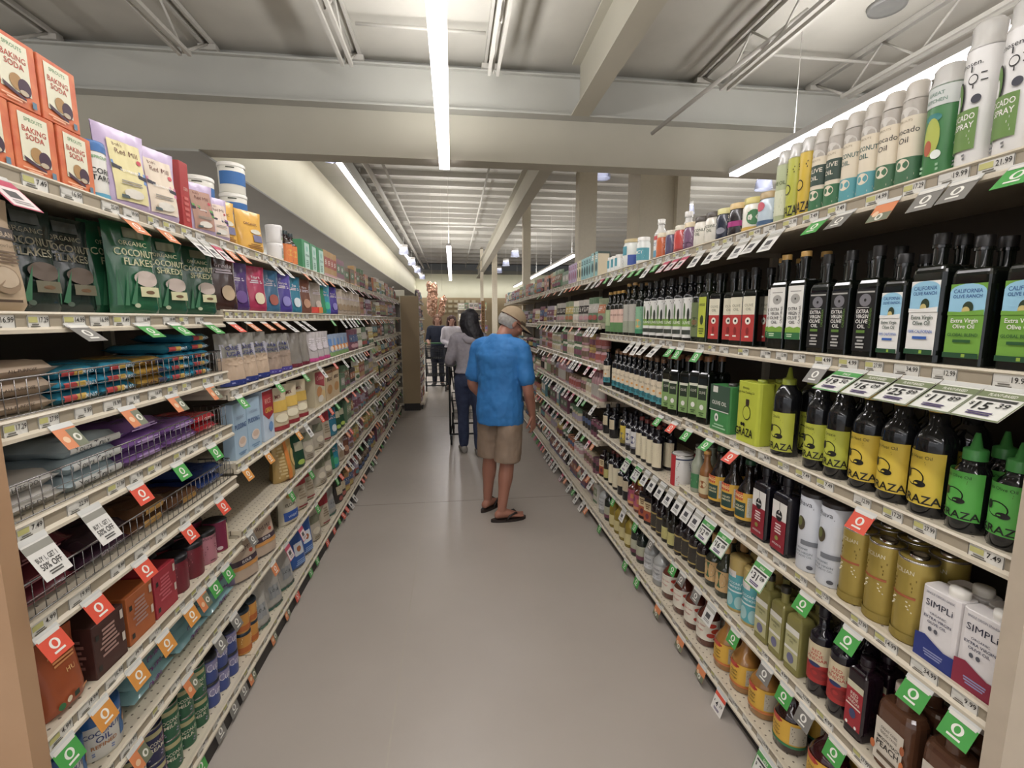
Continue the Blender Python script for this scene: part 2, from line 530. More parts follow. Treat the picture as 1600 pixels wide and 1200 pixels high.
def glass_dark(h='#0d120d'): return M(h, 0.08, coat=0.3, noise=0)


def bottle(key, name, desc, H, r=0.035, neck=0.013, zs=0.62, sh=0.12, body='#0d120d', cap='#15120f', caph=0.1, lab=None, labm='#e8e0d0',
           elems=(), w=None, d=None, rc=0.012, cat='bottle', capr=None, ang=1.25, bodym=None, foot='flat', neckring=True, tip=None, capm=None, seg=20, back=None):
    bm = bodym or M(body, 0.1, coat=0.3, noise=0)
    B = MB(); C = MB(); Lb = MB()
    if w is None: w_, d_ = 2 * r, 2 * r
    else: w_, d_ = w, d or w
    zt = H * (1 - caph)
    if w is None:
        pr = [(0, 0.002), (r * .9, 0), (r, .006), (r, H * zs)]
        for k in range(1, 7):
            t = k / 6
            pr.append((neck + (r - neck) * (1 + math.cos(PI * t)) / 2, H * (zs + sh * (math.sin(PI * t / 2) if foot == 'round' else t))))
        pr += [(neck, zt), (0, zt)]
        B.lathe(pr, bm, seg)
        S = Scyl(r); hw = r * ang
    else:
        mn = min(w_, d_) / 2
        prof = [(.003, 0), (0, .004), (0, H * zs)]
        for k in range(1, 5):
            t = k / 4
            prof.append(((mn - neck) * (1 - math.cos(PI * t / 2)) * .85, H * (zs + sh * math.sin(PI * t / 2))))
        B.rr(w_, d_, rc, prof, bm, 4, smooth=False)
        B.lathe([(neck * 1.1, H * (zs + sh) - .004), (neck, H * (zs + sh) + .006), (neck, zt)], bm, 14)
        S = Sflat(d_ / 2); hw = w_ / 2 - rc * .5
    cr = capr or neck * 1.18
    cm = capm or M(cap, 0.35, noise=0)
    if tip:      # squeeze tip
        C.lathe([(cr, zt - .002), (cr, zt + .020), (cr * .9, zt + .023), (.011, zt + .026), (.0045, H), (0, H)], cm, 18)
    else:
        C.lathe([(cr, zt - .001), (cr, H - .002), (cr * .93, H), (0, H)], cm, 18)
        if neckring: B.lathe([(neck * 1.25, zt - .008), (neck * 1.25, zt - .002)], bm, 14)
    if lab:
        el = [('r', -1, 1, lab[0], lab[1], labm)] + list(elems)
        if back and w is None: el.append(('r', -2.2, -1, lab[0], lab[1], back))
        deco(Lb, S, hw, H, el, curved=(w is None))
    Tm(key, name, cat, desc, w_, d_, [('body', B), ('cap', C), ('label', Lb)])


def can(key, name, desc, H, r, body, lid, elems=(), cat='can', lidh=0.0, lidr=None, rim='#9a938a', top=None, ang=1.3, metal=0.0, taper=0, seg=24, ring=0):
    B = MB(); L = MB(); P = MB()
    bm = M(body, 0.35 if not metal else .3, metal, noise=.03)
    rt = r * (1 + taper)
    z1 = H - lidh
    B.lathe([(0, 0), (r * .97, 0), (r, .004), (rt, z1 - .002), (rt * .985, z1), (0, z1)], bm, seg)
    if lidh and not top:
        lr = lidr or rt * 1.02
        L.lathe([(lr, z1 - .003), (lr, H - .004), (lr * .95, H), (0, H)], M(lid, .35, noise=0), seg)
    elif rim:
        L.lathe([(rt * 1.0, z1 - .004), (rt * 1.02, z1), (rt * .96, z1 + .002), (rt * .93, z1 - .003), (0, z1 - .003)], M(rim, .25, .9, noise=0), seg)
    if ring: L.lathe([(ring, z1 - .002), (ring, z1 + .007), (ring * .8, z1 + .008), (ring * .75, z1 + .002), (0, z1 + .002)], M('#d0ccc6', .15, 1.0, noise=0), 20)
    if top:  # domed spray top
        L = MB()
        L.lathe([(rt * 1.0, z1 - .004), (rt * 1.0, z1), (rt * .86, z1 + .012), (rt * .86, H - .01), (rt * .7, H - .002), (rt * .45, H), (rt * .42, H - .006), (0, H - .006)], top, seg)
    deco(P, Scyl(lambda z: r + (rt - r) * (z / max(z1, .001))), r * ang, H, elems)
    Tm(key, name, cat, desc, 2 * rt, 2 * rt, [('body', B), ('lid' if not top else 'cap', L), ('label', P)])


def box(key, name, desc, w, d, H, body, elems=(), cat='box', side=(), rc=.002, capspec=None):
    B = MB(); P = MB(); C = MB()
    B.rr(w, d, rc, [(.0015, 0), (0, .0015), (0, H - .0015), (.0015, H)], M(body, .45) if isinstance(body, str) else body, 2)
    deco(P, Sflat(d / 2), w / 2, H, elems, curved=0)
    deco(P, lambda y, z, e: (-y, w / 2 + e, z), d / 2, H, side, curved=0)
    deco(P, lambda y, z, e: (y, -w / 2 - e, z), d / 2, H, side, curved=0)
    if capspec:
        cr, ch, cm, cy = capspec
        C.lathe([(cr, H), (cr * 1.05, H + ch * .4), (cr, H + ch), (0, H + ch)], M(cm, .35, noise=0), 18, cy=cy)
    Tm(key, name, cat, desc, w, d, [('body', B), ('cap', C), ('label', P)])


def pouch(key, name, desc, w, d, H, body, elems=(), cat='bag', lean=0.0, bottomw=1.0, clear=None, topw=1.0, gloss=.3, crinkle=.0012, bodym=None):
    bm = bodym or M(body, gloss, coat=.15, noise=.1)
    B = MB(); P = MB()
    nu, nv = 12, 14
    rnd = random.Random(len(key) * 7 + int(w * 1000))
    ph = [rnd.random() * 6 for _ in range(6)]

    def T(u, v):   # half thickness
        a = max(0, 1 - abs(u) ** 3) ** .5
        b = min(1, v / .06 + .55) * (1 - max(0, (v - .25)) / .75) ** .75
        return d / 2 * a * b * (1 if v < .999 else 0) + .0012

    def Wd(v): return w / 2 * (bottomw + (1 - bottomw) * min(1, v * 4)) * (1 - .05 * math.sin(PI * v)) * (1 + (topw - 1) * v)

    def surf(u, v, sgn):
        c = crinkle * (math.sin(9 * u + ph[0]) * math.sin(14 * v + ph[1]) + math.sin(17 * u + 5 * v + ph[2])) * (1 - abs(u) ** 4) * (.4 + v)
        return (sgn * T(u, v) + c * sgn + lean * v * v * H - d * .0, u * Wd(v), v * H)

    for sgn in (1, -1):
        vs = [surf(-1 + 2 * i / nu, j / nv, sgn) for j in range(nv + 1) for i in range(nu + 1)]
        fs = []
        for j in range(nv):
            for i in range(nu):
                q = (j * (nu + 1) + i, j * (nu + 1) + i + 1, (j + 1) * (nu + 1) + i + 1, (j + 1) * (nu + 1) + i)
                fs.append(q if sgn > 0 else q[::-1])
        B.add(vs, fs, bm, True)
    # bottom
    B.add([surf(-1 + 2 * i / nu, 0, 1) for i in range(nu + 1)] + [surf(-1 + 2 * i / nu, 0, -1) for i in range(nu + 1)],
          [(i, nu + 1 + i, nu + 2 + i, i + 1) for i in range(nu)], bm)

    def S(y, z, e):
        v = min(max(z / H, 0), 1)
        u = max(-1, min(1, y / Wd(v)))
        p = surf(u, v, 1)
        return (p[0] + e + .0006, y if abs(y) < Wd(v) else p[1], p[2])
    deco(P, S, w / 2, H, elems, .0022, curved=2)
    Tm(key, name, cat, desc, w, d, [('body', B), ('label', P)])


def pillow(key, name, desc, L, D, H, body, elems=(), cat='bag', gloss=.3):
    """flat bag lying down; L along Y, D along X"""
    B = MB(); P = MB()
    bm = M(body, gloss, coat=.2, noise=.12)
    n = 10
    def z(u, v): return H / 2 * (max(0, 1 - u ** 6) * max(0, 1 - v ** 10)) ** .5
    for sg in (1, -1):
        vs = [(D / 2 * (-1 + 2 * j / n), L / 2 * (-1 + 2 * i / n), H / 2 + sg * z(-1 + 2 * i / n, -1 + 2 * j / n) * (1 + .12 * math.sin(7 * i + 5 * j))) for j in range(n + 1) for i in range(n + 1)]
        fs = []
        for j in range(n):
            for i in range(n):
                q = (j * (n + 1) + i, (j + 1) * (n + 1) + i, (j + 1) * (n + 1) + i + 1, j * (n + 1) + i + 1)
                fs.append(q[::-1] if sg > 0 else q)
        B.add(vs, fs, bm, True)
    def S(y, zz, e):   # front curved edge: zz 0..H
        t = (zz / H - .5) * 2
        v = max(0, 1 - t * t * .98) ** .1
        return (D / 2 * v + e + .001, y, H / 2 + t * H / 2 * .85)
    deco(P, S, L / 2 * .9, H, elems, curved=2)
    Tm(key, name, cat, desc, L, D, [('body', B), ('label', P)])


def jar(key, name, desc, H, r, body, lid, elems=(), lidh=.022, cat='jar', bodym=None, ang=1.3, **k):
    B = MB(); L = MB(); P = MB()
    z1 = H - lidh
    B.lathe([(0, 0), (r * .93, 0), (r, .008), (r, z1 * .86), (r * .86, z1 - .004), (r * .86, z1), (0, z1)], bodym or M(body, .2, coat=.3, noise=.03), 22)
    L.lathe([(r * .9, z1 - .001), (r * .9, H - .002), (r * .86, H), (0, H)], M(lid, .35, noise=0), 22)
    deco(P, Scyl(r), r * ang, H, elems)
    Tm(key, name, cat, desc, 2 * r, 2 * r, [('body', B), ('lid', L), ('label', P)])


CR = '#ded6c2'; WH = '#e6e3dc'; BK = '#141210'; DK = '#1a1815'
CLEARCAP = M('#d9d6cf', .15, trans=.35, noise=0)
GREYCAP = M('#b9b2a6', .3, trans=0, noise=0)
# ---- right, top shelf: spray cans and jars
can('sprayw', 'spray_can', 'tall white avocado oil spray can with sun drawing', .30, .033, '#dcdad6', '', [
    ('tt', 'chosen.', -.1, .71, .035, BK, 1.2), ('e', .1, .6, .2, .035, BK), ('e', .1, .6, .16, .027, '#dcdad6'),
    ('r', -.02, .04, .65, .69, BK), ('r', .38, .6, .625, .633, BK), ('r', .4, .65, .575, .583, BK), ('r', .12, .17, .535, .56, BK),
    ('e', -.45, .49, .28, .12, BK), ('e', -.5, .49, .26, .11, '#5f8a35'), ('e', -.5, .45, .14, .07, '#dcdad6'),
    ('e', .32, .46, .18, .03, '#3a3a44'), ('r', -1, .45, .12, .4, '#63873a'), ('t', 'AVOCADO', -.3, .35, .04, WH, 1.3), ('t', 'OIL SPRAY', -.3, .29, .04, WH, 1.3),
    ('l', -.9, .3, .15, .26, 4, WH), ('l', -.9, .2, .05, .1, 2, '#777777')], top=CLEARCAP, lidh=.055, cat='spray can')
can('sprayg', 'spray_can', 'green avocado oil spray can with avocado picture', .25, .036, '#3c7d43', '', [
    ('r', -1.4, 1.4, .63, .8, '#c9cdc8'), ('t', 'GREAT', 0, .74, .03, '#6e8f7d', .9), ('t', 'KITCHEN', 0, .68, .03, '#6e8f7d', 1.0),
    ('e', .0, .53, .35, .04, '#2f7d78'), ('e', 0, .36, .34, .17, '#a9b23d'), ('e', -.12, .27, .18, .07, '#b0522a'), ('e', .25, .2, .2, .04, '#dfe6dc'),
    ('l', -.8, .7, .05, .13, 2, '#8fb88f')], top=CLEARCAP, lidh=.045, cat='spray can')
def spray(key, desc, low, title, H=.247, cream='#d9cdb4'):
    can(key, 'spray_can', desc, H, .0275, '#a9a195', '', [('e', 0, .66, .75, .09, '#cfcac0'), ('r', -1.35, 1.35, .02, .66, cream), ('tt', 'SPROUTS', 0, .62, .022, '#8c7b55', .9)] +
        title + [('r', -1.35, 1.35, .02, .27, low), ('e', .1, .2, .4, .06, cream), ('l', -.8, .8, .05, .12, 2, cream)], top=GREYCAP, lidh=.042, cat='spray can')
spray('spava', 'cream avocado oil spray can with green base', '#3c6b46', [('tt', 'Avocado', 0, .53, .055, BK, 1.7), ('tt', 'Oil', 0, .44, .055, BK, 1)])
spray('spcoc', 'cream coconut oil spray can with teal base', '#4f9aa0', [('t', 'COCONUT', 0, .52, .05, '#2d5a55', 1.8), ('t', 'OIL', 0, .44, .05, '#2d5a55', 1)])
spray('spoli', 'cream olive oil spray can with dark green band', '#2f6b40', [('r', -1.35, 1.35, .32, .56, '#31463a'), ('t', 'OLIVE', 0, .5, .05, CR, 1.5), ('t', 'OIL', 0, .41, .05, CR, 1)])
for k_, c_, d_ in (('spyel', '#cfae18', 'yellow cooking oil spray can'), ('splim', '#b3b52f', 'lime green cooking oil spray can')):
    can(k_, 'spray_can', d_ + ' with black lettering', .245, .026, c_, '', [('e', -.1, .4, .4, .07, BK), ('e', -.1, .4, .33, .055, c_), ('t', 'GRAZA', 0, .12, .13, BK, 1.9), ('l', -.7, .7, .6, .7, 3, BK)], top=CLEARCAP, lidh=.045, cat='spray can')
can('sppal', 'spray_can', 'pale green oil spray can', .24, .026, '#aeb78c', '', [('r', -1.3, 1.3, .1, .45, '#cfd2b4'), ('l', -.7, .7, .15, .4, 5, '#5e6b3c'), ('t', 'OLIVE OIL', 0, .55, .05, '#5e6b3c', 1.6)], top=CLEARCAP, lidh=.045, cat='spray can')
jar('jpinkblue', 'oil_jar', 'pale blue coconut oil jar with pink dot and tan lid', .125, .042, '#b9c9d4', '#b59b6c', [('e', -.2, .6, .35, .13, '#cf5a68'), ('l', -.9, .9, .3, .42, 2, '#41566e'), ('r', -1.3, 1.3, .08, .2, '#3c5a7c')])
jar('jpalm', 'oil_jar', 'cream coconut oil jar with green palm and yellow lid', .128, .042, '#e2dfcf', '#cfc06a', [('e', .4, .42, .5, .22, '#3f7d4a'), ('l', -.9, .2, .3, .6, 4, '#4d6b4d'), ('r', -1.3, 1.3, .05, .15, '#c9a23a')])
jar('jmag', 'oil_jar', 'black coconut oil jar with magenta band and tan lid', .13, .042, '#262022', '#d8b878', [('r', -1.3, 1.3, .3, .46, '#a72a78'), ('l', -.8, .8, .52, .7, 3, CR), ('l', -.7, .7, .1, .25, 3, '#8a8078')])
jar('jnavy', 'oil_jar', 'navy coconut oil jar with yellow lid', .13, .04, '#232a3c', '#d5cf8a', [('l', -.8, .8, .5, .75, 3, '#c8c4b0'), ('e', 0, .3, .4, .1, '#8d8f98')])
jar('jwhite', 'oil_jar', 'white coconut oil jar with dark lid', .135, .043, '#ddd8c9', '#4d453c', [('t', 'COCONUT', 0, .55, .09, '#57614e', 1.7), ('t', 'OIL', 0, .42, .09, '#57614e', 1), ('l', -.8, .8, .15, .3, 3, '#8a8370')])
jar('jpurple', 'oil_jar', 'mauve coconut butter jar with cream lid', .13, .041, '#7c5876', '#d9c7a2', [('l', -.9, .9, .35, .7, 4, '#d9c9d4'), ('e', 0, .2, .6, .1, '#5d3d58')])
jar('jred', 'oil_jar', 'red nut oil jar with cream lid', .135, .041, '#c8403a', '#d9d2bd', [('l', -.9, .9, .4, .7, 3, '#f0d9d0'), ('r', -1.3, 1.3, .05, .15, '#8d2823')])
jar('jindigo', 'oil_jar', 'indigo oil jar with cream lid', .13, .036, '#57506e', '#d9d2bd', [('l', -.9, .9, .4, .7, 3, '#cfcadd')])
jar('jorange', 'oil_jar', 'orange oil jar with cream lid', .135, .036, '#cc6331', '#d9cdb0', [('l', -.9, .9, .3, .7, 4, '#f2dbc4')])
bottle('btallw', 'oil_bottle', 'tall clear coconut oil bottle with white cap', .23, .037, .018, .62, .2, '#d0cec8', '#e4e2dc', .09, (.1, .6), '#d9dbd9', [('r', -1, 1, .5, .6, '#c24a4a'), ('t', 'MCT OIL', 0, .4, .07, '#2f6fa0', 1.6), ('r', -1, 1, .1, .25, '#5c9cb8')])
jar('jteal', 'oil_jar', 'white jar with teal label and white lid', .16, .041, '#dfe2de', '#e6e4de', [('r', -1.3, 1.3, .15, .6, '#4f9aa8'), ('t', 'MCT', 0, .45, .12, WH, 1.2), ('l', -.8, .8, .2, .35, 2, WH)])
jar('jbig', 'oil_jar', 'large white jar with teal square and brass lid', .185, .062, '#dcdfd8', '#b8a678', [('r', -.9, .1, .45, .75, '#4b98a8'), ('l', -.8, .8, .15, .4, 4, '#5d7f83'), ('r', .2, 1.2, .1, .45, '#3f58a8')])
jar('jsmallw', 'supplement_jar', 'small white jar with teal label', .11, .034, '#e2e3df', '#dedbd2', [('r', -1.3, .2, .3, .8, '#4f98a4'), ('l', -.8, .8, .1, .25, 2, '#5d7f83')])
box('btan', 'carton', 'tan carton with dark green edge and teal front', .06, .1, .19, '#c5b89a', [('r', -1, 1, 0, 1, '#7fb0ae'), ('e', 0, .4, .7, .2, '#2d4a4c'), ('l', -.8, .8, .7, .9, 3, '#e4e8e2')], side=[('r', -1, 1, .92, 1, '#3b4c46'), ('r', .85, 1, 0, 1, '#3b4c46')], cat='carton')
for k_, c_, e_ in (('bteal2', '#8fbcbc', '#2c5557'), ('bmauve', '#b9a3c0', '#8a2b4a'), ('bcreambox', '#d9cfa8', '#55613a')):
    box(k_, 'carton', {'bteal2': 'pale teal', 'bmauve': 'pale mauve', 'bcreambox': 'pale yellow'}[k_] + ' carton with dark oval', .05, .1, .18, c_, [('e', 0, .4, .7, .22, e_), ('l', -.8, .8, .7, .9, 3, e_)], cat='carton')

# ---- right, second shelf: olive oils
def ranch(key, desc, H, w, lower, title, sub):
    bottle(key, 'olive_oil_bottle', desc, H, w=w, d=.055, rc=.012, neck=.0145, zs=.70, sh=.06, body='#10140f', cap='#191716', caph=.085, lab=(.07, .64), labm=lower, elems=[
        ('r', -1, 1, .4, .58, '#8fc3dc'), ('e', 0, .58, 1, .06, '#8fc3dc'), ('t', 'CALIFORNIA', 0, .585, .03, '#22508c', 1.6), ('t', 'OLIVE RANCH', 0, .545, .026, '#22508c', 1.6),
        ('e', .1, .455, .3, .05, '#2a3a24'), ('e', 0, .435, .22, .03, '#c8b56c'), ('q', [(-1, .4), (-1, .43), (-.3, .425), (1, .44), (1, .4)], lower),
        ('t', 'Extra Virgin', 0, .36, .032, title, 1.5), ('t', 'Olive Oil', 0, .315, .032, title, 1.2), ('t', sub, 0, .25, .024, '#2f5fb0' if title != WH else '#24552a', 1.7),
        ('r', -.5, .5, .19, .212, '#2f5fb0' if title != WH else '#24552a'), ('r', -1, 1, .07, .11, '#1f4a2c'), ('r', .1, .3, .078, .103, '#8fae2c')])
ranch('ranchg', 'black olive oil bottle with blue and lime label', .285, .083, '#6ba02c', WH, 'GLOBAL BLEND')
ranch('ranchw', 'large black olive oil bottle with blue and white label', .305, .083, '#e2e0da', '#1d3d2a', '100% CALIFORNIA')
ranch('ranchs', 'smaller black olive oil bottle with blue and white label', .27, .066, '#e2e0da', '#1d3d2a', '100% CALIFORNIA')
EV = [('EXTRA', .42), ('VIRGIN', .375), ('OLIVE', .33), ('OIL', .285)]
bottle('blackev', 'olive_oil_bottle', 'black olive oil bottle with grey disc on black label', .302, w=.062, d=.062, rc=.008, neck=.013, zs=.64, sh=.08, cap='#1d1b1a', caph=.09, lab=(.06, .62), labm='#141414', elems=[
    ('r', -.9, .9, .585, .6, '#a8a6a0'), ('e', 0, .52, .62, .057, '#77757a'), ('e', 0, .52, .13, .014, BK), ('r', -.8, .5, .452, .456, WH)] + [('t', t, -.15, z, .034, WH, 1.3) for t, z in EV] +
    [('r', -.6, .3, .225, .25, '#5c7f2c'), ('tv', 'CALIFORNIA', .72, .36, .022, '#5c7f2c'), ('l', -.6, .4, .08, .2, 4, '#a8a6a0')])
bottle('whiteev', 'olive_oil_bottle', 'tall dark olive oil bottle with white label and green hills', .325, w=.064, d=.064, rc=.008, neck=.0135, zs=.66, sh=.07, cap='#c79c4d', caph=.05, lab=(.12, .66), labm='#e0ded6', elems=[
    ('r', -.7, .7, .6, .61, '#9a9790'), ('e', 0, .53, .6, .05, '#a5a39c'), ('e', 0, .53, .1, .01, BK)] + [('t', t, -.2, z + .01, .032, '#4b4a48', 1.2) for t, z in EV] +
    [('tv', 'CALIFORNIA', .72, .37, .022, '#6b6a66'), ('q', [(-1, .12), (-1, .235), (-.4, .25), (.1, .235), (.6, .25), (1, .24), (1, .12)], '#78a32d'), ('r', -1, 1, .12, .19, '#2c6b3c'), ('l', -.8, 0, .14, .18, 2, '#b8d0a8')])
bottle('redev', 'olive_oil_bottle', 'slim black olive oil bottle with cream and red label', .30, w=.056, d=.056, rc=.007, neck=.0125, zs=.66, sh=.07, cap='#1a1816', caph=.09, lab=(.07, .64), labm='#b8332f', elems=[
    ('r', -1, 1, .41, .64, '#dcd6bd'), ('tt', 'OLIVE', 0, .53, .035, '#6b6a4e', 1.4), ('tt', 'OIL', 0, .48, .035, '#6b6a4e', 1), ('e', 0, .33, .45, .045, '#e8e2d2'), ('e', 0, .33, .18, .018, BK), ('e', .0, .2, .25, .05, '#8d2522'), ('r', -.35, .3, .12, .14, '#e8e2d2')])
bottle('limeavo', 'oil_bottle', 'avocado oil bottle with bright lime label', .31, w=.066, d=.06, rc=.01, neck=.013, zs=.66, sh=.08, body='#1c2414', cap='#20201a', caph=.08, lab=(.08, .66), labm='#b4bf24', elems=[
    ('e', 0, .33, .45, .07, '#31421e'), ('t', 'AVOCADO', 0, .55, .035, '#31421e', 1.5), ('l', -.7, .7, .12, .22, 3, '#5b6a1c')])
bottle('grnavo', 'oil_bottle', 'dark avocado oil bottle with olive green label', .305, .032, .013, .66, .1, '#141a12', '#16150f', .08, (.08, .6), '#6b7a4e', [('e', 0, .3, .6, .08, '#3c4c2a'), ('e', 0, .3, .35, .04, '#7c5a3a'), ('l', -.8, .8, .45, .57, 3, '#cfd2b8')])
bottle('whiteol', 'olive_oil_bottle', 'white olive oil bottle with green leaf label', .318, .034, .0125, .68, .1, '#15171a', '#1f1d1a', .1, (.05, .66), '#dddcd6', [
    ('r', -1, 1, .22, .34, '#7aa33f'), ('e', -.2, .45, .16, .13, '#4c6b3a'), ('e', .3, .4, .14, .1, '#26301f'), ('t', 'OLIVE', 0, .28, .04, WH, 1.5), ('r', -.6, .6, .1, .17, '#3b4038'), ('l', -.6, .6, .58, .64, 2, '#5b5d58')])
bottle('greenlab', 'olive_oil_bottle', 'dark olive oil bottle with mint green label', .325, .033, .0125, .66, .1, '#141a14', '#1f1d1a', .1, (.06, .56), '#7fb08c', [('e', .1, .25, .5, .08, '#d8a35a'), ('r', -1, 1, .06, .14, '#3c8a62'), ('l', -.8, .8, .38, .52, 3, '#26402e')])
bottle('greylab', 'olive_oil_bottle', 'dark olive oil bottle with pale grey label and gold cap', .335, .034, .013, .66, .1, '#161914', '#b88f4d', .05, (.06, .6), '#b4b0a4', [('l', -.8, .8, .4, .56, 4, '#6a675e'), ('r', -1, 1, .06, .28, '#9aa08a')])
bottle('palegold', 'olive_oil_bottle', 'dark olive oil bottle with blush label and gold cap', .30, .032, .0125, .66, .12, '#161914', '#c99b42', .06, (.06, .58), '#dcb9a8', [('r', -1, 1, .06, .28, '#5c8a52'), ('t', 'OLIVE OIL', 0, .45, .04, '#7a4a3c', 1.7), ('l', -.8, .8, .32, .4, 2, '#9c6a5c')])
bottle('greengold', 'olive_oil_bottle', 'dark olive oil bottle with sage label and gold cap', .30, .033, .0125, .66, .12, '#161914', '#c99b42', .06, (.06, .58), '#a8b88c', [('l', -.8, .8, .3, .5, 4, '#4c5c3c'), ('r', -1, 1, .06, .2, '#6c8a5c')])
# ---- right, third shelf
def gz(key, desc, H, r, lab, col, cap, caph, tip=None, words='', capr=None, zs=.64):
    bottle(key, 'squeeze_bottle', desc, H, r, .021, zs, .17, '#17181a', cap, caph, lab, col, [
        ('tt', words, -.1, lab[1] - .05, .03, BK, 1.5), ('l', -.8, .4, lab[1] - .12, lab[1] - .08, 2, '#5b5a20'),
        ('e', -.1, (lab[0] + lab[1]) / 2, .42, .075, BK), ('e', -.1, (lab[0] + lab[1]) / 2, .37, .064, col), ('e', .15, (lab[0] + lab[1]) / 2 - .05, .25, .03, BK), ('e', -.4, (lab[0] + lab[1]) / 2 + .03, .12, .045, BK),
        ('t', 'GRAZA', .12, lab[0] + .055, .075, BK, 1.75)], foot='round', capr=capr or .022, tip=tip, back=col, neckring=False)
gz('gzgreen', 'black squeeze bottle with bright green label and green tip cap', .225, .037, (.13, .62), '#4da83a', '#3f9440', .26, True, 'Pizza Olive Oil', .022, .52)
gz('gzyellow', 'large black squeeze bottle with yellow label and yellow cap', .275, .042, (.1, .58), '#d6b81a', '#c9a41a', .07, None, 'High Heat Oil')
gz('gzlime', 'black squeeze bottle with lime label', .285, .038, (.12, .52), '#b3b826', '#8f9a22', .07, None, 'Drizzle')
gz('gzsq', 'black squeeze bottle with lime label and tip cap', .31, .044, (.06, .5), '#b3b826', '#8f9a22', .2, True, 'Sizzle')
box('gztin', 'oil_tin', 'lime green rectangular oil tin with black lettering', .125, .07, .238, '#b5be1e', [('tt', 'Frizzle', -.2, .9, .04, BK, .8), ('tt', 'High Heat Cooking Oil', -.2, .83, .035, BK, 1.5), ('r', -.15, .15, .62, .72, '#3a2a20'), ('e', -.02, .5, .35, .12, BK), ('e', -.02, .5, .31, .105, '#b5be1e'), ('e', -.4, .3, .1, .03, BK), ('e', -.2, .3, .1, .03, BK), ('t', 'GRAZA', -.15, .18, .13, BK, 1.6)], cat='tin', rc=.012, capspec=(.017, .012, '#8f9a22', .03))
box('oltin', 'oil_tin', 'green rectangular olive oil tin', .13, .075, .198, '#3f8a48', [('r', -1, 1, .45, 1, '#3b5442'), ('r', -.7, -.2, .84, .97, '#d8d8cc'), ('t', 'OLIVE OIL', 0, .62, .08, '#d8d8cc', 1.5), ('r', -1, 1, .44, .46, '#d8d8cc'), ('e', -.2, .3, .2, .09, '#e2e2d8'), ('e', -.2, .3, .08, .04, '#3b5442'), ('l', -.6, .8, .06, .18, 2, '#9ac79a')], cat='tin', rc=.01, capspec=(.017, .012, '#4a4a44', .03))
bottle('darkgr', 'olive_oil_bottle', 'tall black olive oil bottle with green and cream label', .308, w=.062, d=.062, rc=.01, neck=.014, zs=.68, sh=.09, cap='#8a5a34', caph=.07, lab=(.1, .58), labm='#7fa05c', elems=[('r', -.8, .8, .36, .56, '#2c3a2a'), ('r', -.9, .9, .54, .58, '#d8d6c4'), ('tt', 'OLIVE', 0, .47, .04, '#d8d6c4', 1.2), ('e', 0, .25, .4, .04, '#e2e2d8'), ('l', -.6, .6, .12, .18, 2, '#3c5a2c')])
bottle('tealb', 'olive_oil_bottle', 'black olive oil bottle with cream label and teal base', .275, .034, .013, .66, .12, '#14161a', '#6b4a2c', .07, (.1, .56), '#dccdb0', [('r', -1, 1, .1, .24, '#3c8a94'), ('e', -.3, .2, .3, .05, '#23656e'), ('e', .4, .18, .3, .05, '#23656e'), ('tt', 'Olive Oil', 0, .44, .045, '#7a6a4c', 1.4), ('e', .2, .33, .18, .025, '#d89a4c')])
# ---- right, fourth shelf
can('goldcan', 'oil_can', 'gold olive oil can with silver rim', .22, .041, '#a9923a', '', [('tt', 'SICILIAN', 0, .86, .05, '#ded6b8', .9), ('l', -.6, .6, .62, .8, 4, '#7a6420'), ('r', -.6, .6, .55, .58, '#a4552c'), ('l', -.6, .6, .38, .52, 5, '#ded6b8'), ('r', -1.3, 1.3, .02, .12, '#8d7828'), ('l', -.5, .5, .05, .1, 2, '#5b4c18')], cat='can', metal=.35, rim='#c9c4bc', ring=.02)
def simpl(key, col, desc, words):
    box(key, 'oil_tin', desc, .088, .055, .185, '#d9d4d2', [('tt', words, 0, .93, .03, '#6a6a78', 1.4), ('tt', 'SIMPLi', 0, .8, .085, '#1d2036', 1.6), ('tt', 'ORGANIC', 0, .67, .03, '#2c3050', 1), ('t', 'EXTRA VIRGIN', 0, .61, .035, '#2c3050', 1.6), ('t', 'OLIVE OIL', 0, .55, .035, '#2c3050', 1.2), ('e', -.3, .46, .1, .03, '#55565e'), ('e', 0, .46, .1, .03, '#55565e'),
        ('q', [(-1, 0), (-1, .33), (-.5, .36), (0, .3), (.5, .25), (1, .26), (1, 0)], col), ('l', -.6, .6, .08, .18, 3, '#8a90b8')], side=[('r', -1, 1, 0, .26, col)], cat='tin', rc=.012, capspec=(.019, .018, '#ddd9cf', .018))
simpl('simplb', '#25357c', 'white and blue rectangular olive oil tin with white cap', 'SINGLE ORIGIN GREEK')
simpl('simplr', '#8a1f3a', 'white and crimson rectangular olive oil tin', 'SINGLE ORIGIN SPANISH')
can('dhava', 'oil_canister', 'tall pale grey avocado oil canister', .265, .042, '#c9ccd2', '#2b2524', [('tt', 'dhava', -.1, .86, .06, '#4b4c52', 1.5), ('l', -.6, .6, .8, .82, 1, '#8a8c92'), ('e', -.2, .6, .28, .09, '#4c4330'), ('e', -.26, .62, .16, .06, '#6b7038'), ('r', -.1, .9, .34, .4, '#6f7278'), ('t', 'ORGANIC', 0, .29, .022, '#5a6a72', 1), ('tt', 'EXTRA VIRGIN', 0, .24, .026, '#5a6a72', 1.5), ('tt', 'AVOCADO OIL', 0, .2, .024, '#5a6a72', 1.3), ('e', .5, .07, .16, .025, '#4b4c52')], lidh=.012, cat='can')
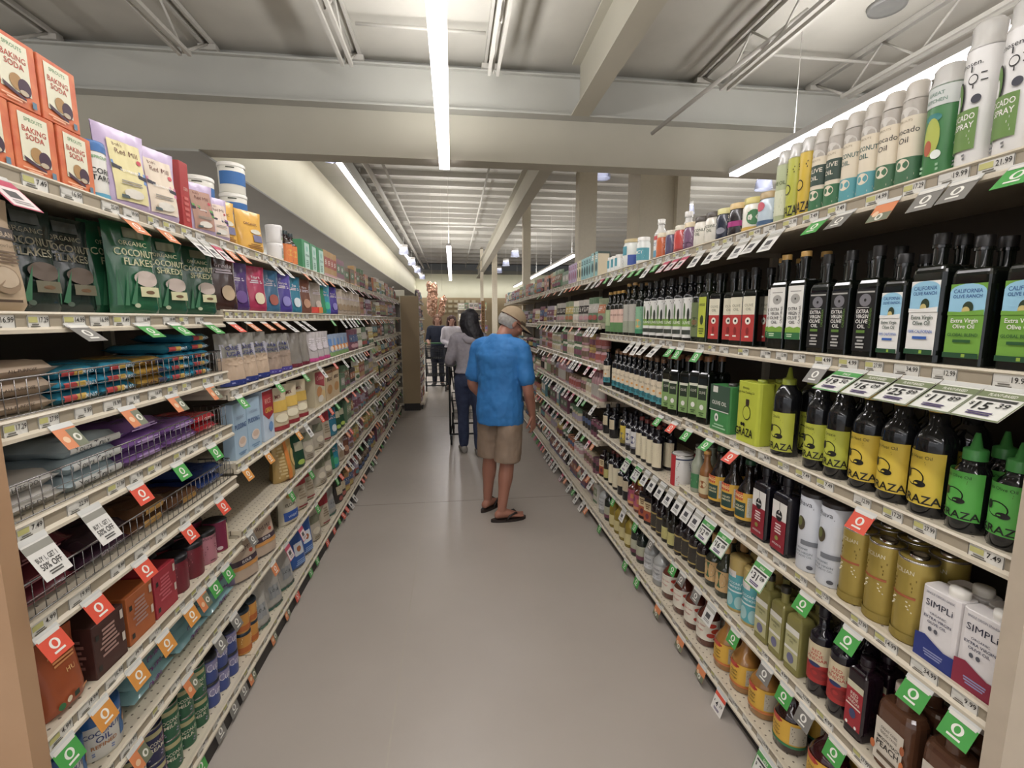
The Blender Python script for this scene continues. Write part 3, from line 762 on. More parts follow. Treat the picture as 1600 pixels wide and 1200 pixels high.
bottle('avored', 'oil_bottle', 'flat black avocado oil bottle with white and crimson label', .275, w=.085, d=.05, rc=.014, neck=.014, zs=.74, sh=.05, body='#15131a', cap='#15131a', caph=.1, lab=(.04, .68), labm='#8f1628', elems=[('r', -1, 1, .45, .68, '#dcd8d0'), ('r', -.03, .03, .55, .68, '#15131a'), ('e', 0, .5, .45, .075, '#191a1c'), ('r', -.35, .35, .49, .51, '#b8b6b0'), ('e', 0, .55, .06, .02, '#e6e2da'), ('l', -.5, .5, .26, .4, 4, '#e0c8c4'), ('e', -.1, .2, .25, .03, '#8c8a3c'), ('t', 'AVOCADO OIL', 0, .12, .026, '#e6d8d4', 1.3)])
bottle('yelljug', 'aminos_bottle', 'large dark sauce bottle with red and yellow label', .265, .046, .016, .42, .34, '#1a1410', '#1f4a2c', .07, (.1, .52), '#d6a51c', [('r', -1, -.2, .4, .52, '#c0402c'), ('t', 'BRAGG', -.55, .46, .045, '#f0e2a0', .7), ('r', -.85, .0, .14, .37, '#26453c'), ('t', 'LIQUID', -.42, .31, .03, '#e2d8a8', .7), ('t', 'AMINOS', -.42, .26, .03, '#e2d8a8', .7), ('r', .1, 1, .16, .46, '#c9c4b4'), ('l', .15, .95, .18, .44, 8, '#55524a')])
bottle('jaxbot', 'sauce_bottle', 'brown glass sauce bottle with tan label', .22, .03, .014, .55, .25, '#8a5a2c', '#c08a3c', .06, (.1, .48), '#c9b88c', [('e', 0, .3, .5, .08, '#8a4a1c')])
bottle('clearb', 'sauce_bottle', 'clear sauce bottle with green label', .23, .03, .014, .55, .25, '#9aa08c', '#3b3a34', .06, (.1, .4), '#3c7d4c', [('l', -.7, .7, .15, .35, 3, CR)])
can('redtin', 'oil_can', 'red and white round oil can with white cap', .165, .055, '#dcd9d4', '', [('r', -1.5, .05, 0, .98, '#b8202a'), ('r', .05, 1.6, .86, .9, '#23355c'), ('l', .15, 1.2, .5, .8, 5, '#7a7c86'), ('l', .1, 1.6, .05, .35, 5, '#b0323a')], rim='#c8c2ba')
bottle('creamb', 'vinegar_bottle', 'black bottle with tall cream label', .26, .033, .013, .68, .1, '#15131a', '#6e2a24', .08, (.08, .62), '#d9ceae', [('l', -.6, .6, .2, .55, 7, '#6b5c3c')])
bottle('blueb', 'vinegar_bottle', 'dark bottle with white and navy label', .245, .033, .013, .66, .12, '#15131a', '#15131a', .08, (.15, .6), '#d4d2ce', [('e', 0, .38, .5, .1, '#2c3564'), ('r', -1, 1, .15, .2, '#6b6a72')])
bottle('yellb', 'vinegar_bottle', 'dark bottle with yellow label', .24, .033, .013, .66, .12, '#15131a', '#15131a', .08, (.1, .6), '#cdb22c', [('e', 0, .3, .6, .1, '#4c5a6a'), ('r', -1, 1, .1, .2, '#8a7a2c')])
bottle('darkb', 'vinegar_bottle', 'black bottle with narrow cream label', .22, .036, .013, .66, .12, '#14151a', '#14151a', .08, (.3, .62), '#c8b896', [('l', -.6, .6, .35, .58, 3, '#6b5c3c')], ang=.7)
bottle('pinkb', 'vinegar_bottle', 'pink pouch bottle with pale stripes', .17, .034, .016, .7, .1, '#c06a78', '#d88a94', .1, (.1, .6), '#d88a94', [('l', -.7, .7, .2, .5, 4, '#e8c8c8')])
# ---- right, fifth shelf
bottle('peach', 'dressing_bottle', 'wide brown vinegar dressing bottle with peach label', .25, w=.105, d=.075, rc=.028, neck=.021, zs=.62, sh=.14, body='#5b3a26', cap='#b8aa9c', caph=.09, lab=(.06, .54), labm='#c9bfae', elems=[('tt', 'GREAT ONES', 0, .46, .03, '#4b4036', 1.2), ('tt', 'GOOD TASTE', 0, .41, .03, '#4b4036', 1.2), ('t', 'SMOOTH PEACH', 0, .34, .035, '#2b2622', 1.6), ('t', 'PEACH', 0, .27, .065, '#2b2622', 1.6), ('r', -.7, .7, .13, .17, '#5b4a3a'), ('e', -1.05, .2, .18, .05, '#c4692c'), ('e', 1.05, .22, .16, .06, '#c4692c'), ('e', 1.0, .4, .16, .05, '#a85a2c')])
bottle('redlab', 'vinegar_bottle', 'tall square maroon bottle with red label', .245, w=.062, d=.062, rc=.01, neck=.015, zs=.78, sh=.07, body='#1d0f18', cap='#1d0f18', caph=.08, lab=(.12, .68), labm='#a01f2a', elems=[('r', -1, 1, .6, .68, '#c9c4a4'), ('t', 'RED', 0, .54, .04, '#e0ccbc', 1), ('t', 'WINE', 0, .49, .04, '#e0ccbc', 1), ('t', 'VINEGAR', 0, .44, .035, '#e0ccbc', 1.5), ('r', -.9, .9, .38, .4, '#e0ccbc'), ('e', 0, .3, .4, .06, '#3c4468'), ('e', -.6, .15, .15, .02, WH), ('e', .5, .15, .15, .02, WH)])
bottle('winev', 'vinegar_bottle', 'black wine vinegar bottle with cream and red label', .295, .035, .014, .66, .12, '#15101a', '#15101a', .1, (.16, .6), '#a8231f', [('r', -1, 1, .37, .6, '#d2c29c'), ('t', 'RED', -.1, .52, .035, '#b23a2c', .8), ('t', 'WINE', -.1, .475, .035, '#b23a2c', .9), ('t', 'VINEGAR', -.1, .43, .035, '#b23a2c', 1.5), ('e', -.2, .365, .4, .025, '#23305c'), ('e', .2, .27, .6, .06, '#8a1a1a')])
bottle('rectoil', 'oil_bottle', 'rectangular pale olive oil bottle with white label', .262, w=.066, d=.06, rc=.008, neck=.013, zs=.7, sh=.08, body='#8a8440', cap='#2e2a20', caph=.08, lab=(.1, .62), labm='#b4b07c', elems=[('r', -1, 1, .54, .62, '#dcd9cc'), ('r', -1, 1, .3, .34, '#dcd9cc'), ('tt', 'GRAPESEED', 0, .48, .03, '#4b4c2c', 1.5), ('tt', 'OIL', 0, .43, .03, '#4b4c2c', 1), ('e', 0, .2, .5, .07, '#6b6a88')], bodym=M('#a09850', .08, trans=.35, noise=0))
can('tealj', 'oil_jar', 'straight amber glass jar with teal palm label', .225, .042, '#b39a55', '', [('r', -1.3, 1.3, .06, .72, '#4fa4ac'), ('r', -.9, -.1, .66, .78, '#e0d8d0'), ('t', 'COCONUT', -.2, .55, .045, '#dfeceb', 1.5), ('t', 'AMINOS', -.2, .48, .045, '#dfeceb', 1.3), ('r', -1.3, 1.3, .38, .41, '#d9e6e4'), ('e', -.5, .22, .3, .12, '#9cc4c2'), ('e', .2, .2, .3, .12, '#9cc4c2'), ('l', .6, 1.2, .1, .65, 8, '#dfeceb')], cat='jar', rim=None)
bottle('greenol', 'vinegar_bottle', 'round green glass bottle with tan and green label', .24, .038, .014, .5, .2, '#34382a', '#c79a5a', .18, (.12, .5), '#c9a26a', [('e', -.1, .33, .7, .15, '#33603a'), ('l', -.7, .5, .26, .38, 2, '#c9d2b0')])
bottle('darkvin', 'vinegar_bottle', 'dark balsamic bottle with black and gold label', .225, .034, .013, .6, .14, '#1d1216', '#1d1216', .1, (.1, .5), '#3a342c', [('r', -1, 1, .46, .5, '#a8924c'), ('r', -1, 1, .1, .13, '#a8924c'), ('l', -.8, .8, .2, .42, 5, '#b8ac7c')])
bottle('yelvin', 'vinegar_bottle', 'dark bottle with pale yellow label', .21, .032, .013, .6, .14, '#1d1a12', '#1d1a12', .1, (.1, .42), '#b8b068', [('l', -.8, .8, .14, .38, 4, '#4c4a24')])
bottle('orgvin', 'vinegar_bottle', 'dark square bottle with cream and orange label', .21, w=.06, d=.06, rc=.01, neck=.014, zs=.72, sh=.1, body='#1d1216', cap='#1d1216', caph=.08, lab=(.1, .66), labm='#a8502c', elems=[('r', -1, 1, .4, .66, '#cdb98e'), ('l', -.7, .7, .45, .62, 3, '#6b4c2c'), ('e', 0, .25, .5, .08, '#6a2a3a')])
bottle('redor', 'vinegar_bottle', 'wide bottle with pink patchwork label and yellow neck', .2, .042, .018, .6, .14, '#6b3424', '#c9b41c', .12, (.1, .58), '#b0506a', [('r', -.6, -.2, .35, .5, '#5c2a4c'), ('r', .1, .6, .3, .45, '#c9824c'), ('r', -.8, .8, .12, .2, '#c98a4c')])
# ---- right, bottom shelf
def acv(key, desc, body, band, H=.24, r=.054):
    bottle(key, 'cider_vinegar_jug', desc, H, r, .019, .45, .33, body, '#c9b41c', .08, (.12, .5), '#d6a51c', [('r', -1, -.3, .42, .5, '#c0402c'), ('e', -.3, .46, .12, .02, '#b02a1c'), ('tt', 'Apple', -.5, .36, .04, '#2c2a1c', .8), ('tt', 'Cider', -.5, .3, .04, '#2c2a1c', .8), ('tt', 'Vinegar', -.5, .24, .035, '#2c2a1c', .8), ('r', -1, 1, .12, .16, band), ('r', .2, 1, .18, .46, '#b8ae98'), ('l', .25, .95, .2, .44, 7, '#4c4438')])
acv('acv', 'amber apple cider vinegar jug with yellow label', '#9c6a28', '#c9702c')
acv('acvd', 'dark brown vinegar jug with yellow label and green band', '#2c1612', '#2c7a4c')
acv('acvr', 'large maroon vinegar jug with red and yellow label', '#3a1216', '#c9402c', .243, .057)
bottle('appjug', 'cider_vinegar_jug', 'brown vinegar jug with white label and red apples', .235, .052, .019, .52, .26, '#5c2c1e', '#3a1c16', .08, (.14, .56), '#d9d2c0', [('tt', 'SPROUTS', -.5, .52, .022, '#4c7a4c', .8), ('tt', 'Apple Cider', -.5, .43, .04, '#b02a24', .9), ('tt', 'Vinegar', -.5, .33, .04, '#b02a24', .9), ('e', .35, .46, .3, .045, '#b8321c'), ('e', .6, .35, .3, .05, '#c2401c'), ('e', .3, .26, .28, .045, '#b8321c'), ('e', .7, .2, .25, .04, '#a82a18')])
bottle('clearv', 'vinegar_jug', 'clear white vinegar jug with grey label', .23, .05, .018, .55, .24, '#9a9b98', '#c8c6c0', .08, (.15, .52), '#b4b4b2', [('tt', 'White', 0, .42, .05, '#44464c', 1.2), ('tt', 'Vinegar', 0, .33, .05, '#44464c', 1.4), ('e', 0, .22, .5, .05, '#c9cbcc')])
bottle('grnwine', 'vinegar_bottle', 'dark green wine bottle with pale label', .24, .038, .014, .6, .16, '#18201a', '#4c8a3c', .1, (.1, .45), '#a8a890', [('r', -1, 1, .1, .2, '#6b3a4c')])
bottle('yeloil', 'oil_bottle', 'bottle of yellow oil with cream label', .235, .042, .016, .58, .2, '#a8922a', '#d8d6cc', .08, (.1, .4), '#c9bc82', [('l', -.8, .8, .15, .35, 3, '#6b5c24')], bodym=M('#a88f24', .08, trans=.4, noise=0))
# ---- left side products
box('soda', 'baking_soda_box', 'orange baking soda box with cream panel', .108, .06, .14, mottled('orange_swirl', '#c9562c', '#d97a42', 30, .45), [('r', -.72, .62, .2, .93, '#dcd8bc'), ('t', 'SPROUTS', -.05, .85, .055, '#5f8c5c', 1.0), ('t', 'BAKING', -.05, .7, .085, '#b5422c', 1.1), ('t', 'SODA', -.05, .59, .085, '#b5422c', .9), ('e', -.05, .34, .3, .12, '#a87f45'), ('e', .3, .3, .3, .13, '#42283a'), ('e', .25, .22, .2, .04, '#b9a88c'), ('q', [(-.7, .28), (.3, .14), (.3, .1), (-.6, .2)], '#42283a'), ('l', -.8, .3, .05, .12, 2, '#e8b48c'), ('r', .55, .75, .05, .15, '#5c7f93')],
    side=[('r', -.75, .75, .2, .93, '#dcd8bc'), ('t', 'BAKING', 0, .7, .085, '#b5422c', 1.1), ('t', 'SODA', 0, .59, .085, '#b5422c', .9), ('e', .1, .34, .4, .12, '#42283a')])
can('corn', 'cornstarch_canister', 'white corn starch canister with blue lid band', .15, .034, '#dcdad0', '#3f72b0', [('r', -1.3, 1.3, .82, .92, '#3f72b0'), ('t', 'SPROUTS', 0, .73, .05, '#5f9c5c', 1.1), ('t', 'CORN', 0, .5, .09, BK, 1.3), ('t', 'STARCH', 0, .38, .09, BK, 1.5), ('r', -1.3, 1.3, .02, .12, '#4a97b4')], lidh=.01, cat='canister')
def mill(key, desc, sash, tint, words, w=.15, H=.225):
    pouch(key, 'flour_pouch', desc, w, .06, H, '#b9a5c4', [('r', -.62, .68, .1, .84, tint), ('tt', "Bob's", -.25, .79, .04, '#6a3a2c', .5), ('tt', 'Red Mill', .05, .71, .065, '#6a3a2c', 1.1), ('e', .5, .63, .1, .03, '#c2424c'), ('q', [(-.62, .58), (.68, .5), (.68, .36), (-.62, .5)], sash), ('q', [(-.62, .54), (.68, .46), (.68, .41), (-.62, .49)], '#33313c'), ('t', words, 0, .475, .03, WH, 1.1), ('l', -.5, .5, .3, .36, 2, '#8a8478'), ('e', 0, .2, .4, .06, '#d5cfc2'), ('r', -.5, -.2, .13, .17, '#4c5c5c')], cat='pouch')
mill('millb', 'lilac flour pouch with cream panel and blue sash', '#6a8ec4', '#d8cc92', 'POWDERED')
mill('millp', 'lilac flour pouch with cream panel and pink sash', '#cf7fa0', '#d9c9b2', 'ARROWROOT')
mill('millg', 'lilac pouch with brown panel and green base', '#5c9a4c', '#a8806c', 'BAKING', .13, .19)
mill('millx', 'small lilac pouch with cream panel', '#7a4a8c', '#d8c4b2', 'STARCH', .11, .17)
box('redbx', 'baking_box', 'plain red baking box standing on edge', .05, .12, .225, '#a82c2a', [('tt', 'CORN', 0, .6, .05, '#e0b8a8', 1), ('l', -.6, .6, .1, .5, 5, '#c8625a')], side=[('r', -.9, -.4, .45, .55, '#c9a29a')])
can('tub', 'tub', 'white plastic tub with blue band', .14, .056, '#dad6c8', '#dedad0', [('r', -1.4, 1.4, .28, .7, '#2c68a8'), ('r', -.9, -.4, .8, .84, '#4b4c3c'), ('l', .2, .9, .35, .5, 3, '#8ab0d8')], lidh=.014, lidr=.06, taper=.03, cat='tub')
pouch('yelp', 'sugar_pouch', 'bright yellow pouch with dark lettering', .15, .07, .19, '#d9a32c', [('t', 'ORGANIC', -.1, .68, .06, '#6b3a1c', 1), ('e', .2, .5, .4, .06, '#c9c4b0'), ('r', -.1, .6, .25, .42, '#6b6a8a'), ('l', -.6, .6, .08, .2, 3, '#8a5a1c')], cat='pouch')
can('stub', 'small_tub', 'small white tub with grey label', .095, .04, '#dad6d2', '#dedbd8', [('r', .1, .8, .2, .75, '#a8a8a4'), ('t', 'DATE', .45, .5, .12, '#55564c', .6), ('r', .2, .9, .2, .35, '#8aa06c')], lidh=.012, lidr=.042, taper=.03, cat='tub')
bottle('syrup', 'syrup_bottle', 'dark syrup bottle with orange label', .19, .036, .014, .6, .2, '#2c1a14', '#1c2c2c', .1, (.06, .6), '#d9762c', [('e', 0, .35, .5, .1, '#d9a03c'), ('l', -.6, .6, .1, .2, 2, '#7a3a1c')])
box('grnbx', 'sweetener_box', 'green and mint sweetener box', .13, .06, .18, '#3f8a5c', [('r', -.4, 1, .02, .92, '#b5d2c4'), ('e', .3, .72, .3, .1, '#8cc0b0'), ('t', 'STEVIA', .3, .5, .08, '#3f6a5c', 1.1), ('l', -.2, .8, .1, .35, 4, '#5f8a78')])
# second shelf
pouch('kraft', 'flour_pouch', 'kraft paper flour bag with dark band', .15, .08, .24, '#b8a080', [('r', -1, .9, .64, .74, '#4c4440'), ('t', 'GROUND GRAIN', 0, .68, .045, '#d0bca0', 1.5), ('tt', 'Always in the Flour Family', 0, .58, .03, '#5b4632', 1.6), ('l', -.8, .8, .42, .54, 4, '#6b543c'), ('e', .0, .28, .45, .12, '#8d765a'), ('e', 0, .3, .36, .09, '#b5a186'), ('l', -.6, .6, .08, .12, 1, '#4c3a2a')], cat='pouch', gloss=.6)
def coco(key, desc, base, words, dark=False, H=.25, w=.15, txt='#c9c79a'):
    pouch(key, 'coconut_pouch', desc, w, .06, H, base, [('r', -.3, .5, .84, .95, '#6f7050' if not dark else '#3a3d36'), ('tt', 'ORGANIC', 0, .78, .05, txt, 1.1), ('t', 'COCONUT', .05, .68, .075, txt, 1.6), ('t', words, .1, .58, .075, txt, 1.2),
        ('q', [(-.9, .1), (-.8, .5), (-.75, .1)], '#2f6e48'), ('q', [(-.7, .1), (-.45, .48), (-.55, .1)], '#2f6e48'), ('q', [(-.5, .12), (-.1, .45), (-.3, .1)], '#2f6e48'),
        ('e', .25, .4, .5, .09, '#5e5044' if dark else '#b8a89c'), ('r', -.1, .75, .2, .31, '#6b6650' if dark else '#c5c296'), ('e', .3, .25, .2, .02, '#6b4c2c'), ('e', -.3, .1, .12, .025, '#4c5c4c' if dark else '#a8b090')], cat='pouch', gloss=.18, crinkle=.0015)
coco('cocod', 'very dark green coconut flakes pouch', '#1e2c26', 'FLAKES', True, txt='#8c8468')
coco('cocog', 'bright green coconut flakes pouch', '#1f5c3c', 'FLAKES', H=.265)
coco('cocos', 'green coconut shreds pouch', '#24523a', 'SHREDS', H=.25)
def snack(key, desc, col, acc, words='', H=.215, w=.14, extra=()):
    pouch(key, 'snack_pouch', desc, w, .055, H, col, [('tt', words, 0, .76, .07, '#d9cdd0', 1.5), ('l', -.6, .6, .62, .7, 2, '#c9bcc4'), ('e', .1, .3, .45, .13, acc)] + list(extra), cat='pouch', gloss=.2, crinkle=.002)
snack('snbrown', 'dark brown granola pouch with pale nuts', '#3f2620', '#b8a080', 'Granola', .24)
snack('snviol', 'violet pouch turned to its side', '#4a2c6c', '#6b4c8c', '')
snack('sncrim', 'raspberry pink pouch with cream heart', '#a82c50', '#d8c9a8', 'Hearts')
snack('snteal', 'steel blue pouch with red fruit', '#3a6a8c', '#a85a4c', 'Chips')
snack('snpurp', 'shiny purple pouch with pale print', '#4c3f94', '#8c84c4', 'Kernels')
snack('snblue', 'teal blue pouch with anchor mark', '#2c7a94', '#c9d4d8', 'Sea')
snack('sncopper', 'copper brown pouch with nut picture', '#7a4c3a', '#b88a6c', 'Nuts')
snack('snrainb', 'clear pouch with red and orange base', '#a89a8c', '#c9b8a8', 'Candy', extra=[('r', -.9, .0, .04, .22, '#d9402c'), ('r', 0, .9, .04, .22, '#e08a3c')])
snack('snaqua', 'green and aqua metallic pouch', '#2c9ab4', '#3cb88c', 'Mint', extra=[('r', -.9, -.2, .05, .9, '#2c8a5c')])
snack('sncream', 'cream pouch with faint print', '#b8a894', '#9a8468', 'Oats')
# third shelf sugars
def sugar(key, desc, fill, base, words, H=.225, w=.14):
    pouch(key, 'sugar_bag', desc, w, .07, H, '#8d8a80', [('r', -.95, .95, .1, .55, fill), ('q', [(-.8, .5), (-.8, .8), (.8, .8), (.8, .5)], '#b5b3bf'), ('t', words[0], 0, .73, .075, '#3a3f7c', 1.4), ('t', words[1], 0, .62, .075, '#3a3f7c', 1.4), ('e', 0, .47, .7, .07, fill), ('r', -.97, .97, .02, .13, base), ('l', -.5, .5, .05, .1, 1, '#8a90c4')], cat='bag', gloss=.25, crinkle=.003)
sugar('cane', 'clear cane sugar bag with navy base', '#bca389', '#25357c', ('CANE', 'SUGAR'))
sugar('brsug', 'grey brown sugar bag with violet base', '#a08a78', '#4c3f94', ('PALM', 'SUGAR'), .21, .12)
pouch('pinksug', 'sugar_bag', 'pale sugar bag with hot pink base', .13, .07, .2, '#b8b0ae', [('r', -.9, .9, .02, .14, '#c9488c'), ('l', -.6, .6, .4, .8, 6, '#d4ccd0'), ('e', 0, .5, .5, .12, '#c9c0c4')], cat='bag', gloss=.2, crinkle=.003)
pouch('greysug', 'sugar_bag', 'grey translucent sugar bag with maroon base', .13, .07, .205, '#8c857c', [('r', -.9, .9, .02, .12, '#7a2c3c')], cat='bag', gloss=.2, crinkle=.003)
pouch('colorp', 'candy_pouch', 'small multicoloured candy pouch', .1, .05, .17, '#8fa0b8', [('r', -.9, 0, .5, .8, '#5c8ac4'), ('r', 0, .9, .3, .5, '#d98a3c'), ('e', -.2, .35, .4, .12, '#d8c8b8'), ('r', -.9, .9, .03, .2, '#7a9c5c')], cat='pouch')
# fourth shelf mixes
box('pudd', 'pudding_mix_box', 'pale blue instant pudding box with cream bowl', .12, .05, .24, '#9fb9cc', [('t', 'ORGANIC', 0, .74, .05, '#8a9ab0', 1.2), ('t', 'PUDDING', 0, .58, .09, '#3a5a8c', 1.7), ('e', .1, .28, .6, .1, '#d9c8ba'), ('e', .1, .3, .45, .06, '#cbb09a'), ('l', -.7, .7, .04, .12, 2, '#6f8fae')])
box('redmix', 'cake_mix_box', 'red and pale blue cereal mix box', .13, .06, .25, '#b8c8d8', [('q', [(-1, .98), (1, .98), (1, .5), (0, .4), (-1, .55)], '#a8242c'), ('t', 'RICE', 0, .78, .1, '#d8a08c', 1.2), ('t', 'CEREAL', .1, .6, .09, '#e8c23c', 1.4), ('e', .3, .25, .4, .1, '#6a94c4')])
pouch('cream', 'mix_pouch', 'cream baking mix pouch with yellow panel and red base', .15, .07, .23, '#c9b896', [('r', -.8, .8, .45, .7, '#cfa83c'), ('t', 'MIX', 0, .8, .08, '#6b2c24', .8), ('e', 0, .3, .6, .1, '#dcd2b4'), ('r', -.95, .95, .02, .12, '#9a2c34')], cat='pouch')
box('cookie', 'cookie_mix_box', 'large cookie mix box with red script and cookie picture', .2, .07, .25, '#c9ba98', [('q', [(-.9, .95), (.9, .95), (.8, .5), (-.9, .65)], '#a83c44'), ('tt', 'Cookie', 0, .78, .12, '#dfae9c', 1.3), ('e', -.2, .4, .5, .15, '#c98a4c'), ('e', .5, .3, .4, .12, '#d8b87c'), ('e', .0, .2, .5, .1, '#dcd4c4')])
box('rolls', 'bread_mix_box', 'tan bread mix box with brown lettering', .17, .06, .22, '#c4ab84', [('t', 'BREAD', 0, .7, .12, '#4c3024', 1.5), ('e', 0, .35, .7, .16, '#b58448'), ('r', -1, 1, .9, 1, '#8a5c34')])
# fifth
pouch('gold', 'flour_pouch', 'tall golden flour bag with orange seam', .15, .1, .25, '#b08f4c', [('r', -.15, .2, .0, .95, '#cf7a24'), ('e', .6, .5, .3, .2, '#c9a860'), ('l', -.9, -.2, .1, .8, 10, '#c4ab74')], cat='bag', gloss=.45)
pouch('green5', 'flour_pouch', 'dark green flour bag with lime mark', .12, .07, .2, '#1f4c34', [('r', -.6, .6, .55, .8, '#b0ac90'), ('e', 0, .2, .5, .08, '#a8c24c')], cat='bag')
pouch('white5', 'flour_pouch', 'off white flour bag with grey panel', .14, .07, .21, '#b5ab98', [('r', -.7, .7, .6, .85, '#7c7c64'), ('e', 0, .35, .5, .1, '#cfc4ac'), ('l', -.6, .6, .1, .2, 2, '#8a7c64')], cat='bag')
pouch('tallred', 'flour_pouch', 'cream flour bag with red shoulders', .12, .08, .225, '#b8ab94', [('r', -.97, .97, .68, .98, '#a02c34'), ('r', -.6, .6, .1, .14, '#8a2c34'), ('l', -.5, .5, .3, .6, 4, '#8c7c64')], cat='bag')
pouch('bluefl', 'flour_pouch', 'white flour bag with royal blue panel', .14, .08, .228, '#c8bfa8', [('r', -.8, .8, .12, .34, '#2450a0'), ('t', 'WHEAT', 0, .22, .06, '#c9d0e4', 1.3), ('t', 'FLOUR', 0, .5, .08, '#4b4438', 1.2), ('e', 0, .72, .4, .08, '#a8823c')], cat='bag')
pouch('millpk', 'flour_pouch', 'lilac and cream flour bag with brown sash', .17, .1, .225, '#8d7aa0', [('r', -.75, .75, .06, .8, '#b8a28c'), ('tt', 'Red Mill', 0, .64, .085, '#4c2c34', 1.3), ('e', .4, .55, .12, .04, '#b5432c'), ('r', -.9, .9, .36, .46, '#42303a'), ('t', 'FLOUR', 0, .41, .05, WH, 1.2), ('r', -.75, .75, .28, .35, '#c98a3c')], cat='bag')
pouch('bluebg', 'flour_pouch', 'blue flour bag with white crest', .14, .08, .24, '#2458a4', [('r', -.5, .5, .35, .65, '#ccd2d8'), ('e', 0, .5, .25, .07, '#b06a3c'), ('l', -.6, .6, .1, .25, 3, '#8cacdc')], cat='bag')
pouch('clearbg', 'flour_pouch', 'clear bag of white flour with grey label', .14, .09, .2, '#a8a49c', [('r', -.5, .5, .3, .6, '#8a8c8c'), ('t', 'FLOUR', 0, .48, .07, '#3c4040', .8), ('r', -.9, .9, .02, .1, '#3c6a5c')], cat='bag', gloss=.15, crinkle=.004)
# near sixth shelf
pouch('orgp', 'chocolate_pouch', 'deep orange baking chocolate pouch', .12, .07, .185, '#a04a1c', [('l', -.5, .7, .62, .8, 4, '#cf8a4c'), ('t', 'HU', .2, .52, .06, '#dfae6c', .5), ('e', -.5, .14, .13, .045, '#2c6a3c'), ('e', -.2, .17, .12, .04, '#d8c8a8'), ('r', .0, .25, .14, .21, '#2a3a2c'), ('l', .3, .8, .15, .2, 1, '#cf8a4c')], cat='pouch', gloss=.4)
def choc(key, desc, c):
    box(key, 'chocolate_box', desc, .11, .09, .145, c, [('l', -.7, .6, .3, .85, 7, '#a88478' if c != '#a02030' else '#c85a64'), ('r', -.85, -.65, .7, .8, '#2a2a24'), ('r', -.85, -.65, .12, .22, '#2a2a24'), ('r', .7, .88, .75, .92, '#c9bcae'), ('r', .7, .88, .3, .47, '#c9bcae')], side=[('l', -.6, .6, .2, .8, 6, '#8a5c50')])
choc('chbr', 'dark brown cocoa box', '#44241e'); choc('chor', 'burnt orange cocoa box', '#a8561c'); choc('chrd', 'bright red cocoa box', '#a02030')
can('ccrim', 'cocoa_canister', 'dark crimson cocoa canister with black lid', .125, .045, '#6e1626', '#141218', [('l', -.6, .6, .3, .8, 6, '#9a4450'), ('l', -1, 1, .05, .1, 1, '#a89a9a')], lidh=.012)
can('cpink', 'cocoa_canister', 'dusty pink cocoa canister with black lid', .125, .043, '#b0707c', '#1a1718', [('tt', 'Ghirardelli', 0, .82, .1, '#3a1c24', 1.3), ('l', -.5, .5, .3, .6, 4, '#7c4450'), ('l', -.3, .3, .08, .12, 1, '#3a1c24')], lidh=.012)
can('cmag', 'cocoa_canister', 'magenta and cream cocoa canister with large black lid', .125, .043, '#c9b890', '#141218', [('r', -1.3, .3, .03, 1.0, '#78123c'), ('l', -.9, .2, .5, .8, 4, '#b04c74'), ('e', -.3, .15, .2, .06, '#c9b8b8')], lidh=.012)
can('blujar', 'coconut_oil_tub', 'white coconut oil tub with blue lid and label', .13, .058, '#c9c6bc', '#1c5c9c', [('r', .2, 1.1, .2, .7, '#2c6aa8'), ('t', 'COCONUT', -.35, .58, .1, '#2c3c78', 1.1), ('t', 'OIL', -.35, .44, .12, '#2c3c78', .8), ('t', 'REFINED', -.35, .3, .08, '#a8682c', 1.1), ('l', -.9, .1, .1, .2, 2, '#6b7ca8'), ('e', .6, .5, .25, .12, '#b8885c')], lidh=.03, lidr=.059, cat='tub')
pillow('tealbag', 'chocolate_chip_bag', 'flat teal chip bag with purple lettering', .2, .30, .045, '#86aeb0', [('t', 'CHIPS', 0, .5, .4, '#6b2c6c', 1.3)], gloss=.12)
def ccan(key, desc, c1, c2, words):
    can(key, 'coconut_milk_can', desc, .115, .0375, c1, '', [('e', .6, .6, .6, .2, c2), ('r', -1.2, .3, .74, .88, '#a8a070'), ('t', 'COCONUT', -.3, .55, .11, '#cfc9b0', 1.3), ('t', words, -.3, .4, .11, '#cfc9b0', 1.1), ('l', -.9, .3, .12, .25, 2, '#8c84a0')], rim='#8d8a84')
ccan('ccnavy', 'navy coconut cream can with magenta flower', '#20244c', '#6b2c54', 'CREAM')
ccan('ccgreen', 'green coconut milk can with palm leaves', '#1f5c3c', '#2f7a4c', 'MILK')
can('cblue', 'baking_powder_can', 'blue and purple can with white script', .1, .036, '#3a4c8c', '#2a2a30', [('r', -1.3, 1.3, .5, .85, '#8a84a8'), ('tt', 'Cup', 0, .62, .3, '#d8d4e0', 1)], lidh=.008)
can('corng', 'cocoa_canister', 'yellow and orange can', .1, .038, '#c98a2c', '#22303c', [('r', -1.3, 1.3, .1, .35, '#b8601c'), ('l', -.6, .6, .5, .8, 3, '#e8d48c')], lidh=.01)
